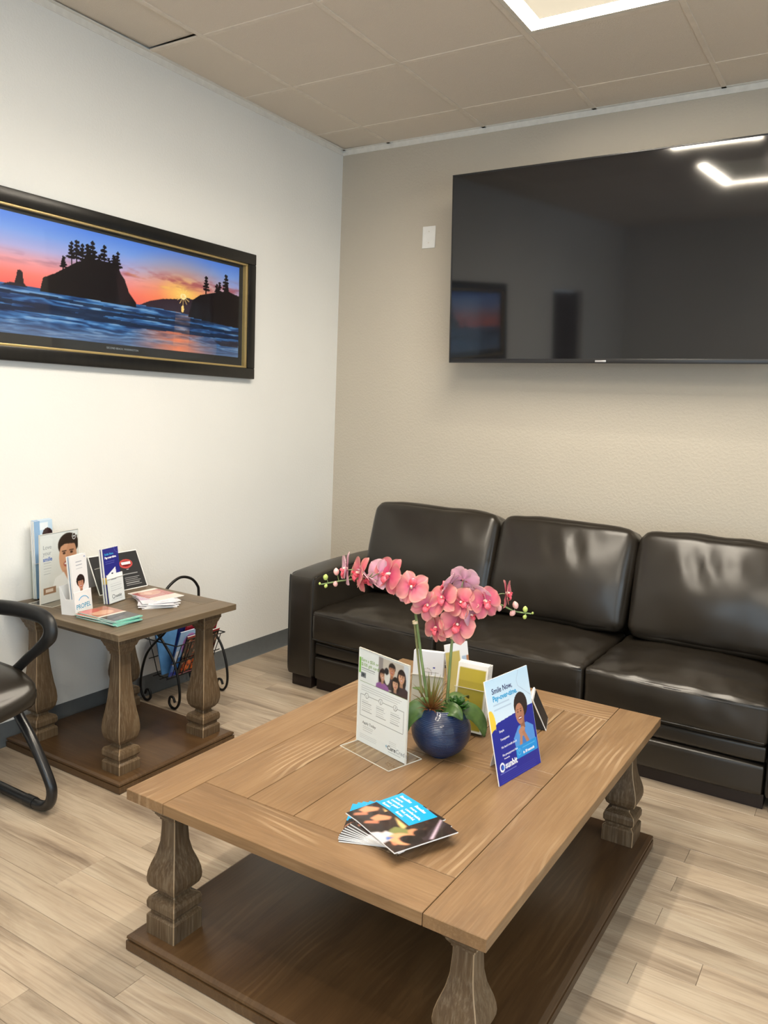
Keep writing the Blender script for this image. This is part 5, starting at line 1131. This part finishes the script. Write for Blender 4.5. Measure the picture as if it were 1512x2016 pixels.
# black tent display with a red mouth picture
def tent():
    o = (0.108, -1.81, EZ); t = thing('tent_display', 'black tent shaped table display with red mouth picture', 'sign', o)
    hw, hh, df, db = 0.132, 0.158, 0.078, -0.080
    def panel(name, xb, th, mat, inset=0.0, off=0.0):
        bm = bmesh.new(); nx = Vector((hh, 0, xb)).normalized()*(1 if xb > 0 else -1); nx = Vector((abs(hh)*(1 if xb > 0 else -1), 0, abs(xb))).normalized()
        pts = [Vector((xb*(1-inset), -hw+inset*0.2, 0.0003+hh*inset)), Vector((xb*(1-inset), hw-inset*0.2, 0.0003+hh*inset)), Vector((xb*inset, hw-inset*0.2, hh*(1-inset))), Vector((xb*inset, -hw+inset*0.2, hh*(1-inset)))]
        A = [bm.verts.new(p+nx*off) for p in pts]; B = [bm.verts.new(p+nx*(off+th)) for p in pts]; bm.faces.new(A); bm.faces.new(B[::-1])
        for k in range(4): bm.faces.new((A[k], A[(k+1) % 4], B[(k+1) % 4], B[k]))
        return obj(name, bm, mat, t), nx
    panel('front_panel', df, 0.002, M['white']); panel('rear_panel', db, 0.002, M['white'])
    L = math.hypot(df, hh); cv = Cv(2*hw-0.008, L-0.008, 0.002, (48, 48, 50))
    W2, H2 = cv.w, cv.h; cv.rect(0, 0, W2, H2, (50, 50, 52)); cx2 = W2*0.70
    cv.ell(cx2, H2*0.68, 0.036, 0.021, (196, 80, 76)); cv.ell(cx2, H2*0.68, 0.030, 0.013, (120, 24, 28)); cv.rect(cx2-0.025, H2*0.665, cx2+0.025, H2*0.735, (246, 240, 236)); cv.rect(cx2-0.006, H2*0.52, cx2+0.006, H2*0.53, (220, 220, 220))
    cv.greek(W2*0.58, H2*0.40, W2*0.92, 1, 0.01, (226, 226, 226), 0.003); cv.greek(W2*0.58, H2*0.30, W2*0.96, 5, 0.0085, (200, 200, 200), 0.0022, 0.8, 0.4)
    p = obj('printed_face', cv.mesh('printed_face'), M['print'], t); n = Vector((hh, 0, df)).normalized(); up = Vector((-df, 0, hh)).normalized()
    m = axes_m(Vector((df, -hw+0.004, 0.0003))+n*0.0024+up*0.004, (0, 1, 0), up); p.matrix_local = m
tent()
# pile of pale flyers
def draw_flyer(cv):
    cv.rect(0, 0, cv.w, cv.h, (226, 214, 206)); cv.rect(0, cv.h*0.30, cv.w, cv.h, (176, 92, 92)); cv.ell(cv.w*0.5, cv.h*0.72, 0.05, 0.04, (206, 150, 132)); cv.ell(cv.w*0.42, cv.h*0.70, 0.016, 0.02, (222, 176, 158)); cv.rect(0.0, cv.h*0.88, cv.w, cv.h, (234, 224, 214)); cv.greek(0.016, cv.h*0.5, cv.w*0.8, 3, 0.016, (240, 232, 228), 0.004); cv.greek(0.01, cv.h*0.2, cv.w*0.8, 3, 0.012, (150, 140, 140), 0.003)
def draw_white(cv): cv.rect(0, 0, cv.w, cv.h, (224, 222, 232)); cv.rect(0, cv.h*0.3, cv.w, cv.h*0.8, (186, 140, 170), 0.7); cv.greek(0.01, cv.h*0.2, cv.w*0.8, 4, 0.01, (160, 150, 170), 0.003)
pile = [(-18, .452, -1.868), (-14, .448, -1.862), (-26, .455, -1.872), (-8, .444, -1.860), (-22, .450, -1.866), (-30, .458, -1.870), (-5, .440, -1.858), (-16, .446, -1.866), (12, .418, -1.838)]
pn = ['lowest', 'second lowest', 'third lowest', 'fourth lowest', 'middle', 'fourth highest', 'third highest', 'second highest', 'topmost']
pr0 = None
for k, (ang, x, y) in enumerate(pile):
    a = math.radians(ang+75); r = Vector((math.cos(a), math.sin(a), 0)); u = Vector((-math.sin(a), math.cos(a), 0)); w, h, th = 0.140, 0.19, 0.0026
    o = Vector((x, y, EZ+0.0005+(k+1)*(th+0.0003)))-r*w/2-u*h/2; m = axes_m(o, r, u); lab = '%s flyer in the pale pink pile on the side table' % pn[k]
    if k == len(pile)-1: brochure(lab, m, w, h, th, draw_flyer, 'flyers piled on the side table', 'flyer', 0.002)
    elif pr0 is None: pr0 = brochure(lab, m, w, h, th, draw_white, 'flyers piled on the side table', 'flyer', 0.003)
    else: c = copy_tree(pr0); c.matrix_world = m; c['label'] = lab
# teal edged booklets near the corner
def draw_teal(cv):
    cv.rect(0, 0, cv.w, cv.h, (176, 116, 92)); cv.rect(0, 0, cv.w*0.42, cv.h, (40, 44, 48)); cv.rect(0, 0, 0.010, cv.h, (110, 200, 176)); cv.greek(0.016, cv.h*0.8, cv.w*0.36, 3, 0.02, (226, 226, 220), 0.004); cv.ell(cv.w*0.66, cv.h*0.55, 0.03, 0.045, (222, 170, 140)); cv.ell(cv.w*0.88, cv.h*0.7, 0.026, 0.04, (200, 96, 84)); cv.blur(2); cv.rect(cv.w*0.42, 0, cv.w*0.47, cv.h, (230, 220, 208))
teal = plain('teal_card', (136, 192, 178), 0.35)
tp = [(3, .508, -2.150), (-6, .512, -2.146), (5, .503, -2.152), (0, .506, -2.145)]
tn2 = ['lowest', 'second lowest', 'third lowest', 'topmost']; pr1 = None
for k, (ang, x, y) in enumerate(tp):
    a = math.radians(ang+180); r = Vector((math.cos(a), math.sin(a), 0)); u = Vector((-math.sin(a), math.cos(a), 0)); w, h, th = 0.22, 0.125, 0.0042
    o = Vector((x, y, EZ+0.0005+(k+1)*(th+0.0006)))-r*w/2-u*h/2; m = axes_m(o, r, u); lab = '%s teal edged booklet at the near corner of the side table' % tn2[k]
    if pr1 is None:
        pr1 = brochure(lab, m, w, h, th, draw_teal, 'teal booklets on the side table', 'booklet', 0.0025)
        box('teal_spine', (-0.0006, 0, -th), (0.0, h, 0.0001), teal, pr1)
        box('teal_edge', (0, h, -th), (w, h+0.0005, -th*0.5), teal, pr1); box('rear_cover', (0, 0, -th-0.0004), (w, h, -th), teal, pr1)
    else: c = copy_tree(pr1); c.matrix_world = m; c['label'] = lab
